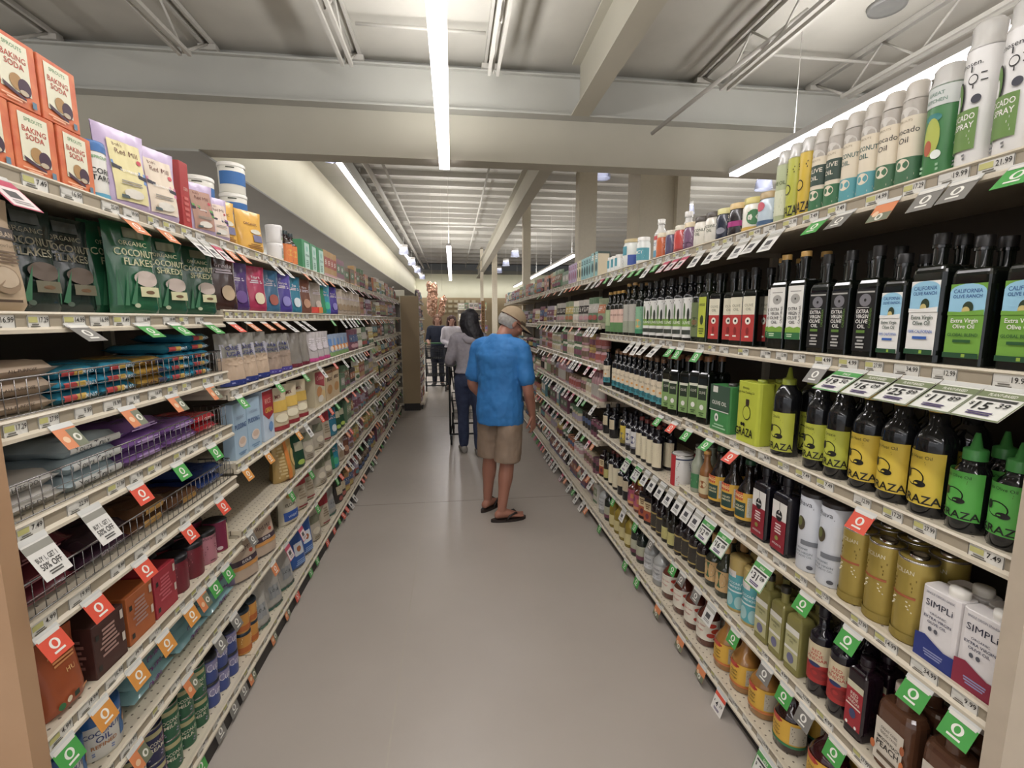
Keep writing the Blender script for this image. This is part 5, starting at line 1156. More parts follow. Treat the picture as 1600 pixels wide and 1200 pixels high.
# ------------------------------------------------------------------ hanging shelf tags
TAGC = {'green': '#3f9a3f', 'orange': '#cf7a44', 'amber': '#d18a2c', 'red': '#d9482a', 'grey': '#77746e', 'pink': '#c4566c'}
_TG = {}
def tagmesh(t, price=None):
    k = (t, price)
    if k in _TG: return _TG[k]
    mb = MB(); S = lambda y, z, e: (e, y, z)
    big = t in ('pg', 'po', 'pr', 'white', 'bogo', 'pink')
    w, h = (.034, .085) if big else (.031, .06)
    if t in ('pg', 'po'): w, h = .044, .1
    if t == 'bogo': w, h = .034, .095
    card = {'pg': '#d9d8d0', 'po': '#d9d8d0', 'pr': '#d9d4cc', 'white': '#d4d2cc', 'bogo': '#d2cfc8'}.get(t)
    col = card or TAGC.get({'orgreen': 'orange', 'amg': 'orange', 'greyw': 'grey'}.get(t, t))
    mb.box(-.0007, 0, -w, w, -h, 0, col)
    mb.box(-.0012, .0006, -w * 1.02, w * 1.02, -.007, .006, M('#c9c9c4', .2, noise=0))
    for sgn in (0,):
        if t in ('pg', 'po', 'pr', 'pink', 'white', 'bogo'):
            hd = {'pg': '#4a9a4a', 'po': '#75805a', 'pr': '#d9482a', 'pink': '#b8405c', 'white': '#a8a69c', 'bogo': '#8c8a80'}[t]
            el = [('r', -1, 1, -.3, -.12, hd)]
            if t == 'pink': el.append(('r', -.9, .9, -.97, -.33, '#d9ccca'))
            if t in ('pg', 'po'):
                el += [('r', -1, 1, -1, -.96, hd), ('r', -1, -.95, -1, -.1, hd), ('r', .95, 1, -1, -.1, hd), ('t', 'PLANT-BASED' if t == 'po' else 'SALE', 0, -.22, .08, '#e6e4d8', 1.1), ('r', -.8, .8, -.42, -.35, '#3b3a38')]
            if t == 'bogo': el += [('t', 'BUY 1, GET 1', 0, -.5, .12, '#2b2927', 1.5), ('t', '50% OFF', 0, -.68, .15, '#2b2927', 1.5), ('l', -.7, .7, -.92, -.8, 2, '#55524e')]
            elif price:
                a, b = price.split('.')
                el += [('t', '$', -.72, -.55, .1, '#1d1c1c'), ('t', a, -.22, -.6, .24, '#1d1c1c', .8), ('t', b, .52, -.54, .15, '#1d1c1c', .5), ('l', -.6, .6, -.9, -.78, 2, '#4b3a6a')]
            else: el += [('r', -.5, .4, -.7, -.45, '#4b4a4c'), ('l', -.7, .7, -.9, -.75, 2, '#8a8884')]
        elif t in ('orgreen', 'amg'):
            el = [('r', 0 if t == 'amg' else -1, 1, -1, -.2 if t == 'amg' else -.6, '#6b7058'), ('e', .5 if t == 'amg' else 0, -.6 if t == 'amg' else -.78, .33, .17, '#d4d2c4'), ('e', -.5, -.6, .28, .14, '#dcb48c'), ('e', .5 if t == 'amg' else 0, -.6 if t == 'amg' else -.78, .15, .1, '#6b7058')]
        else:
            el = [('e', 0, -.5, .4, .2, '#e0ded4'), ('e', 0, -.5, .2, .14, col), ('r', -.45, .45, -.85, -.77, '#e0ded4'), ('r', -.9, .9, -.18, -.02, '#d0cdc4')]
        deco(mb, S, w, h, el, 0, curved=0)
    _TG[k] = mb.mesh('shelf_tag')
    return _TG[k]


TDESC = {'green': 'green hanging shelf tag with white circle', 'orange': 'orange hanging shelf tag', 'amber': 'amber hanging shelf tag with white circle', 'red': 'red orange hanging shelf tag with white circle', 'grey': 'grey hanging shelf tag with white circle', 'greyw': 'grey hanging shelf tag with pale circle', 'pink': 'pink hanging price tag',
         'orgreen': 'orange and green hanging shelf tag', 'amg': 'orange and olive hanging shelf tag with two circles', 'white': 'small white hanging price tag', 'pg': 'white price sign with green header', 'po': 'white price sign with olive header', 'pr': 'white price sign with red header', 'bogo': 'white buy one get one half off sign'}
TAGS = []
def tag(side, lvl, z, t, y, price=None, tilt=None, X=None, base=False):
    s = SG[side]; x = (X if X is not None else XF[side]) - s * (.044 if base and side == 'R' else .004)
    o = link('shelf_tag', tagmesh(t, price))
    o.location = (x, y, z - .034)
    tl = (tilt if tilt is not None else jit.uniform(.55, .8) if t not in ('pg', 'po') else 1.0)
    o.rotation_euler = (0, -tl, PI if side == 'R' else 0)
    if side == 'R': o.rotation_euler = Matrix.Rotation(PI, 3, 'Z').to_euler(); o.rotation_euler = (Matrix.Rotation(PI, 3, 'Z') @ Matrix.Rotation(-tl, 3, 'Y')).to_euler()
    o['category'] = 'shelf tag'
    TAGS.append((o, TDESC[t] + (f' reading ${price}' if price else ''), side, lvl, y, t))
def tagrow(side, lvl, z, spec, base=False, **k):
    for e in spec.split():
        a = e.split(':')
        tag(side, lvl, z, a[0], float(a[1]), a[2] if len(a) > 2 else None, base=base, **k)
tagrow('R', 'top', 1.91, 'green:1.32 greyw:1.23 orgreen:1.1 grey:.99 grey:.92 green:.81 white:1.51 white:1.6 white:1.69 white:1.8 white:1.88 white:2.0 pink:2.13 pink:2.22 pink:2.32 green:2.44 white:2.54 green:2.65 green:2.77 white:2.88 green:3.0 white:3.12 green:3.25 pink:3.36')
tagrow('R', 'second', 1.475, 'grey:1.27 pg:1.155:19.50 po:1.06:16.09 po:.965:25.89 po:.872:11.89 po:.782:15.39 green:1.97 green:2.15 green:2.23 white:2.39 white:2.53 white:2.66 white:2.75')
tagrow('R', 'third', 1.1, 'green:2.33 red:2.17 green:2.02 green:1.84 red:1.66 red:1.07')
tagrow('R', 'fourth', .75, 'pg:2.74:4.29 pg:2.57:5.99 white:2.46 white:2.36 white:2.26 white:2.16 white:2.06 white:1.97 white:1.89 pg:1.8:12.89 pg:1.68:16.09 pg:1.44:31.09 green:1.24 green:1.07 green:.88 green:.78', tilt=.5)
tagrow('R', 'fifth', .385, 'green:2.1 grey:2.01 grey:1.87 white:1.75 green:1.58 grey:1.39 green:1.29 grey:1.2 green:1.08 grey:2.37 green:2.6 white:2.8 green:3.0', tilt=.35)
tagrow('R', 'bottom', .115, 'green:3.16 green:2.64 green:2.45 orgreen:2.17 orgreen:1.92 orgreen:1.73 pr:1.58:4.29 pg:1.3:3.49', base=True, tilt=.3)
tagrow('L', 'top', 1.895, 'pink:1.09 orange:1.48 orange:1.63 white:1.8 white:1.88 pink:1.96 orange:2.06 orange:2.17 white:2.52 white:2.67 orange:3.04 white:3.2 white:3.32', tilt=.75)
tagrow('L', 'second', 1.6, 'grey:1.25 green:1.49 green:1.65 green:1.86 red:2.05 orange:2.21 orange:2.38 orange:2.52 white:2.66 white:2.86 white:3.0', tilt=.9)
tagrow('L', 'third', 1.372, 'amg:1.17 amg:1.39 amg:1.6 amg:1.83', tilt=.6)
tagrow('L', 'fourth', 1.152, 'bogo:1.06 bogo:1.22 red:1.39 green:1.59 green:1.81', tilt=.5)
tagrow('L', 'fifth', .934, 'red:1.06 red:1.19 red:1.37 red:1.6 red:1.83', tilt=.5)
tagrow('L', 'sixth', .66, 'green:1.06 amber:1.17 amber:1.3 amber:1.43 amber:1.57 amg:1.65 green:1.73 green:1.83', tilt=.4)
tagrow('L', 'seventh', .435, 'amg:1.27 amg:1.53 grey:1.73 grey:1.86', tilt=.4)
tagrow('L', 'bottom', .115, 'green:1.54 grey:1.68 grey:1.79 grey:1.88 amg:1.96 amg:2.21 amg:2.4 red:2.56 green:2.81 green:2.95 red:3.2 red:3.39 green:3.55', tilt=.25)
tagrow('L', 'third', 1.295, 'green:2.06 green:2.49 green:2.92 white:3.27', tilt=.6)
tagrow('L', 'fourth', .985, 'amber:2.06 amber:2.3 amber:2.74 white:2.9 red:3.21 red:3.46', tilt=.5)
tagrow('L', 'fifth', .69, 'grey:2.06 green:2.57 green:2.93', tilt=.4)
tagrow('L', 'sixth', .43, 'orange:2.28 pink:2.47 pink:2.69 green:3.02 green:3.54', tilt=.35)
rt = random.Random(3)
AUTO = []
def autotags(side, lvl, z, a, b, step, kinds, tilt, base=False):
    y = a + .04
    while y < b - .04:
        AUTO.append((y, side, lvl, z, rt.choice(kinds), tilt, base))
        y += rt.choice((step * .8, step, step * 1.3, step * 2))
autotags('R', 'top', 1.91, 3.45, 6.0, .16, ['green', 'white', 'white', 'red', 'orange'], .7)
for z, nm in zip(RA[1:], NAME7[1:]): autotags('R', nm, z, 3.45, 6.05, .13, ['white', 'white', 'white', 'green', 'pink', 'orange'], .6, nm == 'bottom')
autotags('L', 'top', 1.895, 3.4, 8.0, .15, ['white', 'white', 'white', 'orange', 'pink'], .75)
for z, nm in zip(LF[1:], NAME7[1:]): autotags('L', nm, z, 3.6, 5.6, .15, ['white', 'white', 'green', 'white', 'red', 'orange'], .6)
for z, nm in zip(LG[1:], NAME8[1:]): autotags('L', nm, z, 5.65, 8.0, .17, ['white', 'white', 'green', 'white', 'orange'], .6)

AUTO.sort(key=lambda a: a[0])
nfree = 298 - len(TAGS)
for a in AUTO[:nfree]: tag(a[1], a[2], a[3], a[4], a[0], tilt=a[5], base=a[6])
far_tags = MB(); _n0 = len(TAGS)
for a in AUTO[nfree:]:
    s_ = SG[a[1]]; q = {'white': '#d4d2cc', 'green': '#3f9a3f', 'orange': '#cf7a44', 'pink': '#c4566c', 'red': '#d9482a'}[a[4]]
    one = MB().box(-.0007, 0, -.03, .03, -.065, 0, q)
    far_tags.merge(one, Matrix.Translation((s_ * abs(XF[a[1]]) - s_ * (.044 if a[6] and a[1] == 'R' else .004), a[0], a[3] - .034)) @ Matrix.Rotation(PI if s_ > 0 else 0, 4, 'Z') @ Matrix.Rotation(-a[5], 4, 'Y'))
if far_tags.f:
    o = thing('shelf_tag', 'many tiny hanging shelf tags on the farthest shelf edges of both sides', 'shelf tag', me=far_tags.mesh('far_shelf_tags')); o['kind'] = 'stuff'

# ------------------------------------------------------------------ labels of products and tags
def finish_labels():
    from collections import defaultdict
    g = defaultdict(list)
    for e in PL:
        o, t, side, lvl, y, z, row, pile_ = e
        g[(side, lvl, t.desc, row, pile_ is not None)].append(e)
    SN = {'R': 'right', 'L': 'left'}
    for (side, lvl, desc, row, pl), es in g.items():
        es.sort(key=lambda e: (round(e[4], 2), e[5]))
        sh = f'{SN[side]} {lvl} shelf'
        pre = 'rear ' if row else ''
        if pl:
            ys = []
            for e in es:
                if not ys or abs(e[4] - ys[-1][-1][4]) > .03: ys.append([])
                ys[-1].append(e)
            for pi, st in enumerate(ys):
                st.sort(key=lambda e: e[5])
                for q, e in enumerate(st):
                    nm = 'bottom' if q == 0 else 'top' if q == len(st) - 1 else od(q) + ' up'
                    e[0]['label'] = f'{pre}{desc}, {nm} in {od(pi)} pile, {sh}' if len(ys) > 1 or len((pre + desc).split()) < 7 else f'{pre}{desc}, {nm} in its pile, {sh}'
                    e[0]['group'] = f'{e[1].cat}s piled on the {sh}'
        else:
            st = {}
            for e in es: st.setdefault(round(e[4], 3), []).append(e)
            stacked = any(len(v) > 1 for v in st.values())
            for i, yv in enumerate(sorted(st)):
                v = sorted(st[yv], key=lambda e: e[5])
                for q, e in enumerate(v):
                    if len(es) == 1: lb = f'{pre}{desc}, {sh}'
                    elif stacked: lb = f"{pre}{'upper' if q else 'lower'} {desc}, {od(i)} from near end, {sh}"
                    else: lb = f'{pre}{desc}, {od(i)} from near end, {sh}'
                    if len(lb.split()) > 16: lb = lb.replace(' from near end', ' along')
                    if len(lb.split()) > 16: lb = lb.replace(' and ', ' ', 1)
                    e[0]['label'] = lb
                    if len(es) > 1: e[0]['group'] = f'{desc.split(" with ")[0]} row on the {sh}'
    gt = defaultdict(list)
    for e in TAGS: gt[(e[1], e[2], e[3])].append(e)
    for (d, side, lvl), es in gt.items():
        es.sort(key=lambda e: e[4])
        for i, e in enumerate(es):
            sh = f'{SN[side]} {lvl} shelf edge'
            lb = f'{d}, {sh}' if len(es) == 1 else f'{d}, {od(i)} from near end, {sh}'
            e[0]['label'] = lb if len(lb.split()) <= 16 else lb.replace(' hanging', '').replace(' from near end', ' along')
            e[0]['group'] = f'hanging tags on the {sh}'
    for e in PL + TAGS:
        n = len(e[0]['label'].split())
        if n > 16: print('LONG', n, e[0]['label'])
finish_labels()
print('products', len(PL), 'tags', len(TAGS))
# ------------------------------------------------------------------ people
def rings_mesh(rings, seg=16):
    """rings: (center, u_vec, v_vec) ; capped loft"""
    vs = []; fs = []
    for c, u, v in rings:
        c, u, v = Vector(c), Vector(u), Vector(v)
        vs += [c + u * math.cos(2 * PI * k / seg) + v * math.sin(2 * PI * k / seg) for k in range(seg)]
    n = len(rings)
    for i in range(n - 1):
        for k in range(seg):
            k2 = (k + 1) % seg
            fs.append((i * seg + k, i * seg + k2, (i + 1) * seg + k2, (i + 1) * seg + k))
    fs.append(tuple(reversed(range(seg)))); fs.append(tuple((n - 1) * seg + k for k in range(seg)))
    return vs, fs


def limb(pts, rad, seg=14, steps=4, flat=1.0):
    """smooth tapered tube through pts with hemispherical ends"""
    P = [Vector(p) for p in pts]; out = []; R = []
    for i in range(len(P) - 1):
        p0 = P[max(i - 1, 0)]; p1 = P[i]; p2 = P[i + 1]; p3 = P[min(i + 2, len(P) - 1)]
        for s in range(steps):
            t = s / steps
            a = .5
            out.append(a * ((2 * p1) + (p2 - p0) * t + (2 * p0 - 5 * p1 + 4 * p2 - p3) * t * t + (3 * p1 - p0 - 3 * p2 + p3) * t ** 3))
            R.append(rad[i] + (rad[i + 1] - rad[i]) * (3 * t * t - 2 * t ** 3))
    out.append(P[-1]); R.append(rad[-1])
    rings = []; up = None
    n = len(out)
    def fr(i):
        t = (out[min(i + 1, n - 1)] - out[max(i - 1, 0)]).normalized()
        return t
    up = Vector((0, 1, 0)) if abs(fr(0).y) < .9 else Vector((1, 0, 0))
    for i in range(n):
        t = fr(i)
        u = (up - t * up.dot(t)).normalized(); up = u; w = t.cross(u)
        if i == 0:
            for q in (.95, .7, .35): rings.append((out[0] - t * R[0] * q, u * R[0] * math.sqrt(1 - q * q) * flat, w * R[0] * math.sqrt(1 - q * q)))
        rings.append((out[i], u * R[i] * flat, w * R[i]))
        if i == n - 1:
            for q in (.35, .7, .95): rings.append((out[i] + t * R[i] * q, u * R[i] * math.sqrt(1 - q * q) * flat, w * R[i] * math.sqrt(1 - q * q)))
    return rings_mesh(rings, seg)


def torso(rows, seg=20):
    """rows: (cx, cy, z, rx, ry)"""
    return rings_mesh([((cx, cy, z), (rx, 0, 0), (0, ry, 0)) for cx, cy, z, rx, ry in rows], seg)


def ellip(c, r, rot=None, seg=18, rg=12):
    m = MB(); m.ell(c, r, '#808080', seg, rg, rot); return m.v, m.f


def fuse(name, pieces, mat, voxel=.008, smooth=6, disp=None):
    vs = []; fs = []
    for v, f in pieces:
        b = len(vs); vs += [tuple(p) for p in v]; fs += [tuple(b + k for k in q) for q in f]
    me = bpy.data.meshes.new(name); me.from_pydata(vs, [], fs)
    ob = bpy.data.objects.new(name, me); COL.objects.link(ob)
    r = ob.modifiers.new('r', 'REMESH'); r.mode = 'VOXEL'; r.voxel_size = voxel; r.use_smooth_shade = True
    if smooth:
        s = ob.modifiers.new('s', 'SMOOTH'); s.factor = .5; s.iterations = smooth
    if disp:
        tx = bpy.data.textures.new(name, 'CLOUDS'); tx.noise_scale = disp[0]
        d = ob.modifiers.new('d', 'DISPLACE'); d.texture = tx; d.strength = disp[1]; d.mid_level = .5
    dg = bpy.context.evaluated_depsgraph_get()
    out = bpy.data.meshes.new_from_object(ob.evaluated_get(dg))
    bpy.data.objects.remove(ob); bpy.data.meshes.remove(me)
    out.name = name; out.materials.clear(); out.materials.append(mat)
    for p in out.polygons: p.use_smooth = True
    return out


def hand(w, fdir, side, out, k=1.0, curl=.5):
    """hand pieces from wrist w along fdir; `out` = palm normal; side=+1 thumb toward cross"""
    w = Vector(w); f = Vector(fdir).normalized(); nrm = Vector(out).normalized(); nrm = (nrm - f * nrm.dot(f)).normalized(); sd = f.cross(nrm) * side
    pcs = [rings_mesh([(w + f * a * k, sd * b * k, nrm * c * k) for a, b, c in ((-.03, .026, .022), (0, .028, .019), (.03, .036, .016), (.065, .041, .014), (.088, .036, .011))], 12)]
    for i, (o, ln) in enumerate(((-.03, .062), (-.01, .074), (.011, .07), (.031, .056))):
        b = w + f * .08 * k + sd * o * k
        d1 = f
        d2 = (f * (1 - curl) + nrm * curl).normalized(); d3 = (f * (1 - 1.6 * curl) + nrm * 1.5 * curl).normalized()
        p1 = b + d1 * ln * .42 * k; p2 = p1 + d2 * ln * .34 * k; p3 = p2 + d3 * ln * .26 * k
        pcs.append(limb([b - f * .012, b, p1, p2, p3], [.0085 * k, .009 * k, .0085 * k, .008 * k, .007 * k], 8, 2))
    t0 = w + f * .02 * k - sd * .028 * k; t1 = t0 + (f * .7 - sd * .7) * .035 * k; t2 = t1 + (f + nrm * .5 - sd * .15).normalized() * .03 * k; t3 = t2 + (f + nrm * .6).normalized() * .024 * k
    pcs.append(limb([t0, t1, t2, t3], [.013 * k, .0115 * k, .0105 * k, .009 * k], 8, 2))
    return pcs


def head(c, yaw, pitch, k=1.0):
    """head pieces in local (face +Y), centre c"""
    R = Matrix.Rotation(yaw, 3, 'Z') @ Matrix.Rotation(pitch, 3, 'X')
    c = Vector(c)
    X = lambda p: c + R @ (Vector(p) * k)
    def E(p, r): return ellip(X(p), Vector(r) * k, R)
    pc = [E((0, -.012, .03), (.074, .092, .088)), E((0, .02, -.035), (.058, .066, .072)), E((0, .045, -.078), (.034, .034, .028)),
          E((0, .078, .008), (.05, .016, .03)), E((0, .09, -.016), (.011, .016, .024)), E((0, .1, -.027), (.014, .012, .010)),
          E((0, .078, -.055), (.024, .012, .009)), E((0, .074, -.064), (.021, .012, .008)), E((0, .08, .03), (.04, .012, .009)),
          E((.036, .062, -.022), (.02, .02, .02)), E((-.036, .062, -.022), (.02, .02, .02))]
    for s in (-1, 1):
        pc.append(E((s * .074, -.005, -.004), (.009, .018, .03))); pc.append(E((s * .072, .0, -.024), (.008, .01, .014)))
    return pc, X, R


SKIN = lambda h: mottled('skin_' + h, h, h, 8, .5)


def person(name_label, loc, face, k, skin, top, bottom, P, group=None):
    """P: pose dictionary in local coordinates (x right, y forward)"""
    r = thing('person', name_label, 'person', loc, (0, 0, -face), group)
    B = []
    hc = Vector(P['head']); hp, X, R = head(hc, P.get('hyaw', 0), P.get('hpitch', 0), P.get('hk', 1.0))
    B += hp
    nb = Vector(P['neck'])
    B.append(limb([nb - Vector((0, 0, .06)), nb, hc + R @ Vector((0, -.02, -.06))], [.06, .056, .054], 14, 3))
    B.append(torso(P['torso']))
    for s in ('R', 'L'):
        sh, el, wr, fd, pn = P['arm' + s]
        B.append(limb([sh, (Vector(sh) + Vector(el)) / 2, el, (Vector(el) * .6 + Vector(wr) * .4), wr], [.056 * P.get('ak', 1), .047 * P.get('ak', 1), .040 * P.get('ak', 1), .039 * P.get('ak', 1), .026], 12, 3))
        B += hand(wr, fd, 1 if s == 'R' else -1, pn, 1.0, P.get('curl', .45))
        hp_, kn, an, fdir = P['leg' + s]
        B.append(limb([hp_, (Vector(hp_) + Vector(kn)) / 2, kn, (Vector(kn) * .68 + Vector(an) * .32), (Vector(kn) * .3 + Vector(an) * .7), an], [.092, .082, .056, .060, .043, .036], 14, 3))
        fd_ = Vector(fdir).normalized(); a = Vector(an); sd = Vector((fd_.y, -fd_.x, 0))
        z0 = P.get('sole', .022)
        heel = Vector((a.x, a.y, 0)) - fd_ * .045
        B.append(rings_mesh([(Vector((heel.x, heel.y, z)) + fd_ * d, sd * w, Vector((0, 0, h))) for d, w, h, z in ((-.012, .022, .018, z0 + .026), (.0, .031, .030, z0 + .032), (.04, .034, .045, z0 + .045), (.1, .036, .034, z0 + .034), (.15, .043, .022, z0 + .022), (.185, .046, .016, z0 + .016), (.205, .043, .013, z0 + .013))], 14))
        for q, (o, L) in enumerate(((-.033 , .052), (-.014, .046), (.004, .04), (.02, .033), (.034, .025))):
            o = o * (1 if s == 'R' else -1)
            b = Vector((heel.x, heel.y, z0 + .013)) + fd_ * .195 + sd * o
            B.append(limb([b, b + fd_ * L * .6], [.0115 if q == 0 else .009, .0105 if q == 0 else .008], 8, 2))
    link('body', fuse('body', B, SKIN(skin), .0065, 4), r)
    return r, X, R


TB = [(0, .0, .80, .155, .105), (0, 0, .88, .17, .115), (0, .0, 1.0, .165, .11), (0, .005, 1.1, .158, .105), (0, .0, 1.22, .172, .112), (0, -.008, 1.32, .182, .108), (0, -.005, 1.38, .165, .09), (0, .0, 1.43, .09, .065)]
# ---- the man in the blue t-shirt
MP = dict(head=(.045, .115, 1.545), hyaw=-.75, hpitch=-.55, neck=(.0, .035, 1.43), torso=TB, hk=1.03,
          armR=((.195, 0, 1.35), (.245, -.01, 1.06), (.235, .10, .835), (0, .12, -1), (-1, .1, 0)), armL=((-.195, 0, 1.35), (-.255, .0, 1.07), (-.2, .16, .88), (.2, .5, -1), (1, 0, 0)),
          legR=((.095, 0, .86), (.075, -.02, .48), (.057, -.082, .10), (.72, .70, 0)), legL=((-.095, 0, .86), (-.12, .045, .48), (-.155, .06, .10), (.1, 1, 0)), curl=.35, ak=1.05)
man, X, R = person('man in bright blue t-shirt, khaki shorts and cap looking down at right shelf', (.36, 3.6, 0), .60, 1, '#a8705a', None, None, MP)
SH = mottled('blue_jersey', '#1b6fb4', '#2079c0', 12, .7)
sh = [torso([(.0, -.004, .775, .192, .152), (0, -.004, .86, .198, .154), (0, -.004, .95, .192, .148), (0, 0, 1.06, .182, .134), (0, -.006, 1.2, .188, .130), (0, -.014, 1.31, .200, .125), (0, -.008, 1.38, .185, .104), (0, .004, 1.43, .125, .092), (0, .022, 1.468, .078, .082)])]
for s in (1, -1):
    e = Vector(MP['armR' if s > 0 else 'armL'][1]); a = Vector((s * .19, 0, 1.35))
    sh.append(limb([(s * .12, -.005, 1.385), a, a + (e - a) * .4, a + (e - a) * .72], [.066, .07, .067, .071], 16, 3))
link('shirt', fuse('shirt', sh, SH, .008, 3, (.07, .016)), man)
KH = mottled('khaki', '#8d7762', '#998370', 10, .8)
so = [torso([(0, .0, .80, .17, .124), (0, .0, .90, .172, .122), (0, 0, .98, .16, .11)])]
for s in ('R', 'L'):
    hp_, kn, an, fd_ = MP['leg' + s]; hp_ = Vector(hp_); kn = Vector(kn)
    q = hp_.lerp(kn, .25); q2 = hp_.lerp(kn, 1.0)
    so.append(rings_mesh([(hp_ + Vector((0, 0, .06)), (.092, 0, 0), (0, .11, 0)), (q, (.098, 0, 0), (0, .118, 0)), (hp_.lerp(kn, .6), (.102, 0, 0), (0, .112, 0)), (q2, (.105, 0, 0), (0, .11, 0))], 18))
link('shorts', fuse('shorts', so, KH, .008, 3, (.07, .014)), man)
# cap, hair, glasses
capm = mottled('cap_cloth', '#9c8668', '#a89274', 14, .8)
def inhead(mb): return mb
cp = [ellip(X((0, -.012, .035)), (.09, .112, .1), R, 24, 16)]
cm_ = MB(); v, f = cp[0]
keep = []
Ri = R.inverted(); hc = Vector(MP['head'])
lv = [(Ri @ (Vector(p) - hc)) / 1.03 for p in v]
f2 = [q for q in f if all(lv[i].z > .022 for i in q)]
cm_.add(v, f2, capm, True)
brim = []; nb = 14
for j in range(5):
    for i in range(nb + 1):
        a = -1.15 + 2.3 * i / nb; t = j / 4
        rr_ = 1 + .0 * t
        x = math.sin(a) * (.09 - .01 * t); y = math.cos(a) * (.108) - .012 + t * .085 * max(0, math.cos(a * 1.15)) ** .7
        z = .034 - .02 * t - .02 * abs(math.sin(a)) ** 2 * (1 - t * .3)
        brim.append(X((x, y, z)))
bf = [(j * (nb + 1) + i, j * (nb + 1) + i + 1, (j + 1) * (nb + 1) + i + 1, (j + 1) * (nb + 1) + i) for j in range(4) for i in range(nb)]
cm_.add(brim, bf, capm, True)
cm_.add([p - R @ Vector((0, 0, .003)) for p in brim], [q[::-1] for q in bf], M('#3a3230', .8), True)
band = [X((math.sin(a) * .0905, math.cos(a) * .1125 - .012, z)) for z in (.026, .046) for a in [(-1.2 + 2.4 * i / 16) for i in range(17)]]
cm_.add(band, [(i, i + 1, 17 + i + 1, 17 + i) for i in range(16)], M('#6b5846', .8), True)
link('cap', cm_.mesh('cap'), man)
hm = MB(); v, f = ellip(X((0, -.022, .012)), (.083, .1, .088), R, 24, 16)
lv = [(Ri @ (Vector(p) - hc)) for p in v]
hm.add(v, [q for q in f if all(-.06 < lv[i].z < .04 and lv[i].y < .01 for i in q)], mottled('grey_hair', '#918d86', '#aca8a1', 45, .9, bump=.25), True)
link('hair', hm.mesh('hair'), man)
gm = MB()
for s in (-1, 1):
    pts = [X((s * .033 + .024 * math.cos(2 * PI * i / 12), .094 - .006 * abs(math.cos(2 * PI * i / 12)), .006 + .017 * math.sin(2 * PI * i / 12))) for i in range(13)]
    gm.tube(pts, .0018, '#2a2422', 5); gm.tube([X((s * .057, .086, .01)), X((s * .078, .0, .012)), X((s * .08, -.01, .0))], .002, '#2a2422', 5)
    gm.ell(X((s * .032, .078, .006)), (.011, .011, .011), '#d8d2cc', 10, 8)
    gm.ell(X((s * .032, .0865, .004)), (.005, .005, .005), '#2a1c16', 8, 6)
link('glasses', gm.mesh('glasses'), man)
for s in ('R', 'L'):
    an = Vector(MP['leg' + s][2]); fd_ = Vector(MP['leg' + s][3]).normalized(); sd = Vector((fd_.y, -fd_.x, 0))
    base = Vector((an.x, an.y, 0)) - fd_ * .045
    m = MB(); out = []
    for z in (0.0, .02):
        for i in range(28):
            a = 2 * PI * i / 28; l = .10 + .145 * math.cos(a); w = (.046 + .008 * math.cos(a)) * math.sin(a)
            out.append(base + fd_ * (l + .0) + sd * w + Vector((0, 0, z)))
    m.add(out, [tuple(reversed(range(28))), tuple(range(28, 56))] + [(i, (i + 1) % 28, 28 + (i + 1) % 28, 28 + i) for i in range(28)], '#2a201c')
    toe = base + fd_ * .19 + Vector((0, 0, .03)) + sd * (-.018 if s == 'R' else .018)
    for q in (-1, 1):
        m.tube([toe, base + fd_ * .15 + sd * q * .032 + Vector((0, 0, .068)), base + fd_ * .10 + sd * q * .044 + Vector((0, 0, .05)), base + fd_ * .07 + sd * q * .045 + Vector((0, 0, .015))], .0085, '#241a17', 8)
    link('flip_flop', m.mesh('flip_flop'), man)

# ---- the woman in the grey hoodie, pushing a cart
WB = [(0, .0, .82, .15, .11), (0, 0, .9, .155, .115), (0, .0, 1.02, .135, .1), (0, .005, 1.12, .13, .095), (0, .0, 1.24, .15, .1), (0, -.005, 1.33, .16, .095), (0, 0, 1.39, .14, .075), (0, .0, 1.43, .075, .055)]
WP = dict(head=(.02, .04, 1.575), hyaw=-.35, hpitch=-.1, neck=(0, .01, 1.44), torso=WB, hk=1.0,
          armR=((.165, 0, 1.36), (.22, .06, 1.1), (.1, .27, 1.05), (-.1, 1, 0), (0, 0, -1)), armL=((-.165, 0, 1.36), (-.23, .05, 1.1), (-.16, .28, 1.05), (0, 1, 0), (0, 0, -1)),
          legR=((.085, 0, .88), (.09, -.03, .49), (.085, -.1, .10), (.1, 1, 0)), legL=((-.085, 0, .88), (-.075, .06, .49), (-.07, .08, .10), (0, 1, 0)), curl=.75, ak=.85)
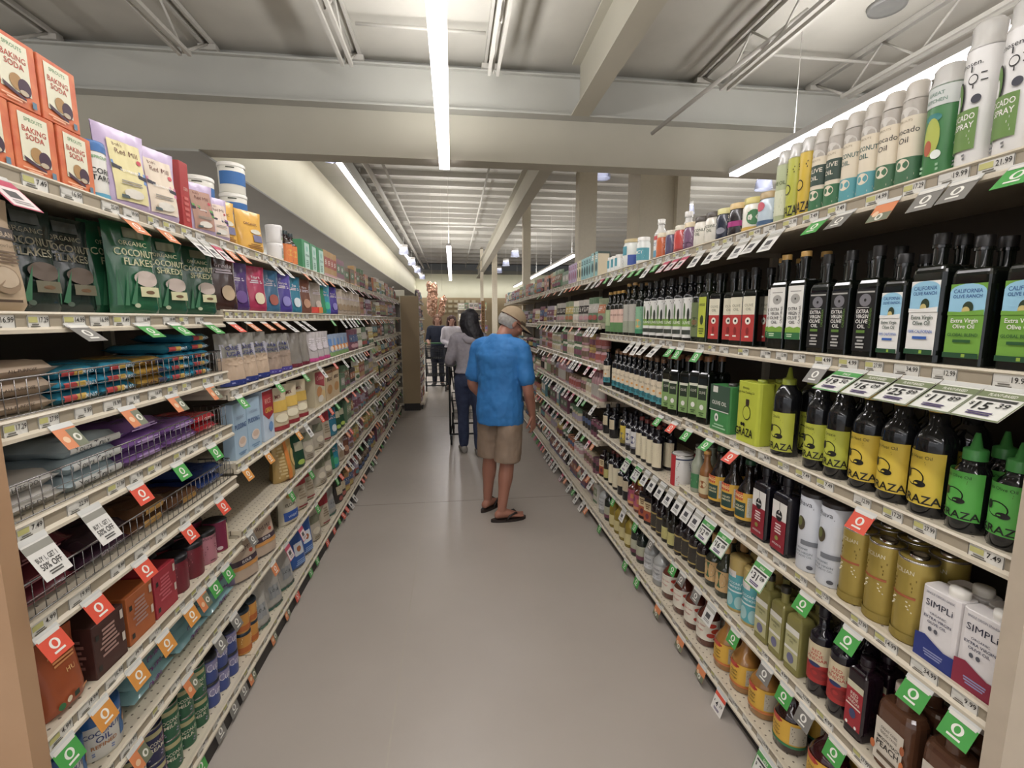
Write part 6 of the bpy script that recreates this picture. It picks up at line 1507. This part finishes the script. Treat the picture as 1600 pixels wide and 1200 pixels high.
def dress(P, root, top, bottom, hem=.98, sleeve=1.0, knee=1.0, topn='hoodie', botn='jeans', shoe='#8d8780', tv=(0.13, .012), wide=1.0, shoen='sneaker'):
    T_ = P['torso']
    rows = [(cx, cy, z, rx * 1.05 * wide + .018, ry + .024) for cx, cy, z, rx, ry in T_ if z > hem + .02]
    c0 = [t for t in T_ if t[2] <= hem + .02][-1]
    rows = [(c0[0], c0[1], hem, c0[3] + .026, c0[4] + .03)] + rows
    pc = [torso(rows)]
    for s in ('R', 'L'):
        sh_, el, wr = [Vector(v) for v in P['arm' + s][:3]]
        pts = [sh_ + Vector((-sh_.x * .35, 0, .02)), sh_, (sh_ + el) / 2, el] + ([el.lerp(wr, .5), el.lerp(wr, .93)] if sleeve > .9 else [])
        pc.append(limb(pts, [.06, .066, .06, .055] + ([.05, .04] if sleeve > .9 else []), 14, 3))
    link(topn, fuse(topn, pc, top, .012, 4, tv), root)
    pc = [torso([(0, 0, z, rx * 1.0 + .014, ry + .014) for cx, cy, z, rx, ry in T_ if z <= 1.03])]
    for s in ('R', 'L'):
        hp_, kn, an, fd_ = P['leg' + s]; hp_ = Vector(hp_); kn = Vector(kn); an = Vector(an)
        pc.append(limb([hp_, hp_.lerp(kn, .5), kn, kn.lerp(an, .5), an + Vector((0, 0, .02))], [.102, .094, .068, .068, .058], 14, 3))
    link(botn, fuse(botn, pc, bottom, .012, 3, (.08, .008)), root)
    for s in ('R', 'L'):
        an = Vector(P['leg' + s][2]); fd_ = Vector(P['leg' + s][3]).normalized(); sd = Vector((fd_.y, -fd_.x, 0)); b = Vector((an.x, an.y, 0)) - fd_ * .055
        g = [rings_mesh([(b + fd_ * d + Vector((0, 0, z)), sd * w, Vector((0, 0, h))) for d, w, h, z in ((-.012, .03, .03, .04), (.01, .04, .045, .046), (.07, .044, .05, .05), (.13, .046, .04, .04), (.2, .05, .03, .03), (.25, .045, .025, .026), (.27, .03, .018, .022))], 16)]
        link(shoen, fuse(shoen, g, M(shoe, .7), .009, 2), root)
woman, X, R = person('woman with long black hair in grey hoodie and jeans at a cart', (.19, 5.4, 0), -.12, 1, '#a87c68', None, None, WP)
dress(WP, woman, mottled('grey_marl', '#97929a', '#a5a0a8', 30, .9), mottled('denim', '#2a3450', '#36415f', 20, .85), hem=.97)
def hairmesh(X, R, col, back, w=.1, side=0):
    pc = [ellip(X((0, -.02, .038)), (.088, .102, .088), R)]
    for i in range(9):
        a = -1.3 + 2.6 * i / 8
        x = math.sin(a) * .075; y = -.03 - math.cos(a) * .07
        pc.append(limb([X((x, y, .05)), X((x * 1.15, y * 1.1, -.06)), X((x * 1.1 + side * .04, y * 1.12, -.06 - back * .5)), X((x * .9 + side * .09, y * 1.0, -.06 - back))], [.032, .034, .034, .018], 10, 3))
    return fuse('hair', pc, col, .009, 3, (.03, .012))
link('hair', hairmesh(X, R, mottled('black_hair', '#16151a', '#24222a', 40, .55), .24, side=1.3), woman)
hd = [rings_mesh([((.0, -.07, 1.42), (.09, 0, .02), (0, .04, .03)), ((0, -.1, 1.38), (.11, 0, .0), (0, .045, .02)), ((0, -.115, 1.32), (.075, 0, 0), (0, .03, .01))], 14)]
link('hood', fuse('hood', hd, M('#9a959d', .9), .01, 4), woman)

# ---- the pair farther down the aisle
PP = dict(head=(0, .02, 1.555), hyaw=0, hpitch=-.05, neck=(0, 0, 1.42), torso=WB,
          armR=((.165, 0, 1.35), (.21, .02, 1.1), (.07, .17, 1.02), (-1, .3, 0), (0, -1, 0)), armL=((-.165, 0, 1.35), (-.21, .02, 1.1), (-.05, .19, 1.05), (1, .3, 0), (0, -1, 0)),
          legR=((.085, 0, .88), (.09, .02, .49), (.09, .0, .10), (.2, 1, 0)), legL=((-.085, 0, .88), (-.08, .04, .49), (-.09, .05, .10), (-.2, 1, 0)), curl=.4, ak=.85)
p2, X, R = person('woman in white sweater and dark trousers facing camera, arms folded, far down aisle', (-.02, 10.7, 0), PI - .1, 1, '#b88a78', None, None, PP)
dress(PP, p2, mottled('white_knit', '#c9c4cc', '#d6d1d8', 30, .9), mottled('dark_trousers', '#1c1d28', '#262734', 20, .8), hem=.95, topn='sweater', botn='trousers', shoe='#4a4036', shoen='shoe')
link('hair', hairmesh(X, R, mottled('auburn_hair', '#3c221c', '#522f26', 40, .6), .2), p2)
def eyes(X, root):
    m = MB()
    for s in (-1, 1):
        m.ell(X((s * .03, .078, .008)), (.011, .009, .009), '#d8d2cc', 10, 8); m.ell(X((s * .03, .086, .008)), (.005, .004, .005), '#2a1c16', 8, 6)
    link('eye', m.mesh('eye'), root)
eyes(X, p2)
PQ = dict(PP); PQ.update(head=(0, .02, 1.575), armR=((.18, 0, 1.36), (.24, .03, 1.1), (.2, .24, 1.04), (-.1, 1, 0), (0, 0, -1)), armL=((-.18, 0, 1.36), (-.24, .03, 1.1), (-.2, .24, 1.04), (.1, 1, 0), (0, 0, -1)), curl=.75)
p3, X, R = person('person in navy sleeveless top facing camera behind a cart, far down aisle', (-.36, 11.35, 0), PI, 1, '#b88a74', None, None, PQ)
dress(PQ, p3, mottled('navy_cloth', '#1d2436', '#262e42', 20, .8), mottled('navy_trousers', '#1a1e2c', '#232838', 20, .8), hem=.95, sleeve=.3, topn='top', botn='trousers', shoe='#2a2624', shoen='shoe', wide=1.05)
link('hair', hairmesh(X, R, mottled('light_brown_hair', '#6b4a34', '#80583e', 40, .6), .06), p3)
eyes(X, p3)

# ---- carts
def cart(loc, rz, label):
    r = thing('shopping_cart', label, 'shopping cart', loc, (0, 0, rz), 'black metal shopping carts')
    DK_ = M('#26282a', .4, .4, noise=0); m = MB()
    # two-tier cart: upright frame + baskets, handle at y=0, front at y=+.75
    for s in (-1, 1):
        m.tube([(s * .25, 0, 1.02), (s * .25, .02, .6), (s * .25, .1, .14)], .013, DK_, 8)
        m.tube([(s * .25, .1, .14), (s * .22, .72, .14), (s * .22, .70, .3)], .012, DK_, 8)
    m.tube([(-.25, .1, .14), (.25, .1, .14)], .012, DK_); m.tube([(-.22, .72, .14), (.22, .72, .14)], .012, DK_)
    link('frame', m.mesh('frame'), r)
    for z0, z1, y0, y1 in ((.72, .95, .03, .62), (.34, .58, .06, .68)):
        b = MB(); n = 13
        for i in range(n + 1):
            y = y0 + (y1 - y0) * i / n
            b.tube([(-.23, y, z1), (-.2, y, z0), (.2, y, z0), (.23, y, z1)], .0028, DK_, 4)
        for i in range(9):
            x = -.2 + .4 * i / 8
            b.tube([(x * 1.12, y0 - .01, z1), (x, y0, z0), (x, y1, z0), (x * 1.12, y1 + .02, z1)], .0028, DK_, 4)
        b.tube([(-.23, y0 - .01, z1), (.23, y0 - .01, z1), (.23, y1 + .02, z1), (-.23, y1 + .02, z1), (-.23, y0 - .01, z1)], .007, DK_, 6)
        for q in (.35, .7): b.tube([(-.2 - .03 * q, y0, z0 + (z1 - z0) * q), (.2 + .03 * q, y0, z0 + (z1 - z0) * q), (.2 + .03 * q, y1, z0 + (z1 - z0) * q), (-.2 - .03 * q, y1, z0 + (z1 - z0) * q), (-.2 - .03 * q, y0, z0 + (z1 - z0) * q)], .0028, DK_, 4)
        link('basket', b.mesh('basket'), r)
    link('handle', MB().tube([(-.27, -.02, 1.03), (.27, -.02, 1.03)], .017, M('#2f6b3c', .4, noise=0), 10).mesh('handle'), r)
    for x, y in ((-.24, .1), (.24, .1), (-.21, .7), (.21, .7)):
        w = MB(); ring = MB().lathe([(.0, -.012), (.055, -.012), (.062, -.006), (.062, .006), (.055, .012), (0, .012)], M('#1d1d1e', .6), 16)
        w.merge(ring, Matrix.Translation((x, y, .0625)) @ Matrix.Rotation(PI / 2, 4, 'Y')); w.box(x - .016, x + .016, y - .012, y + .012, .07, .14, M('#55585c', .35, .8))
        link('wheel', w.mesh('wheel'), r)
    return r
cart((.2, 5.72, 0), .0, 'black shopping cart beside the woman in grey hoodie')
cart((-.38, 11.0, 0), PI, 'black shopping cart in front of the navy clad person')
# foil balloons
FOIL = mottled('rose_gold_foil', '#c68866', '#e8bfa2', 9, .2, bump=.5, metal=.8)
for lb, loc, pcs in (('larger rose gold foil balloon hanging above far end of aisle', (-.44, 10.6, 0), [((0, 0, 2.0), (.11, .07, .38)), ((.06, 0, 2.2), (.07, .06, .2)), ((-.05, 0, 1.85), (.07, .06, .17)), ((-.06, 0, 2.28), (.06, .05, .14))]),
                     ('smaller rose gold foil balloon hanging right of the larger one', (-.22, 10.65, 0), [((0, 0, 1.87), (.065, .06, .22)), ((.05, 0, 2.0), (.045, .045, .12)), ((-.05, 0, 1.75), (.05, .05, .13))])):
    r = thing('foil_balloon', lb, 'balloon', loc, group='rose gold foil balloons')
    link('balloon', fuse('balloon', [ellip(c, rr_) for c, rr_ in pcs], FOIL, .012, 2, (.06, .06)), r)
    link('string', MB().tube([(0, 0, 2.2), (.01, 0, 4.45)], .002, '#c9c4bc', 4).mesh('string'), r)

# ---- end cap shelves and sign post across the far end
r = thing('display_rack', 'low display rack of mixed goods at the far aisle end', 'display rack', (.62, 15.0, 0))
link('back_panel', MB().box(-.45, .45, .3, .33, 0, 2.1, M('#a09686', .5)).mesh('rackback'), r)
for z in (.15, .5, .85, 1.2, 1.55, 1.9):
    link('shelf', MB().box(-.45, .45, -.12, .3, z - .03, z, M('#cfc5b0', .4)).mesh('rackshelf'), r)
rk = random.Random(9)
rack = []
for z, nm in ((.15, 'bottom'), (.5, 'fifth'), (.85, 'fourth'), (1.2, 'third'), (1.55, 'second'), (1.9, 'top')):
    x = .2
    key = rk.choice(FP); n = 0
    while x < 1.02:
        if rk.random() < .4: key = rk.choice(FP + FB)
        t = TM[key]
        o = link(t.name, t.one(), None, (x + t.W / 2, 15.0 - .06, z), (0, 0, -PI / 2))
        o['category'] = t.cat; n += 1
        o['label'] = f'{t.desc}, {od(n - 1)} from left, {nm} shelf of far display rack'; o['group'] = f'goods on the {nm} shelf of the far rack'
        x += t.W + .012
r = thing('sign_post', 'narrow tan sign post with small letters behind the woman', 'sign post', (.62, 9.6, 0))
m = MB().box(-.035, .035, -.02, .02, .0, 1.95, M('#c79a68', .6))
link('post', m.mesh('sign_post_post'), r)
m = MB(); deco(m, lambda y, z, e: (y, -.02 - e, z), .035, 1.0, [('t', c, 0, 1.82 - .075 * i, .045, '#5b3c28') for i, c in enumerate('GROCERY')], curved=0); link('lettering', m.mesh('sign_letters'), r)
m = MB()
for i in range(3):
    for j_ in range(6): m.box(-.6 + j_ * .36, -.36 + j_ * .36, 29.38, 29.42, 2.6 - i * .3, 2.75 - i * .3, '#c9bb98')
thing('wall_sign', 'pale raised lettering blocks on the far tan wall', 'sign', (0, 0, 0), me=m.mesh('wall_sign'))
thing('exit_sign', 'small white sign above the tan end panel', 'sign', (-.93, 8.62, 1.897), me=MB().box(-.09, .09, -.01, .01, .1, .2, '#cfccb8').box(-.005, .005, 0, .008, 0, .11, '#cfccb8').mesh('exit_sign'))
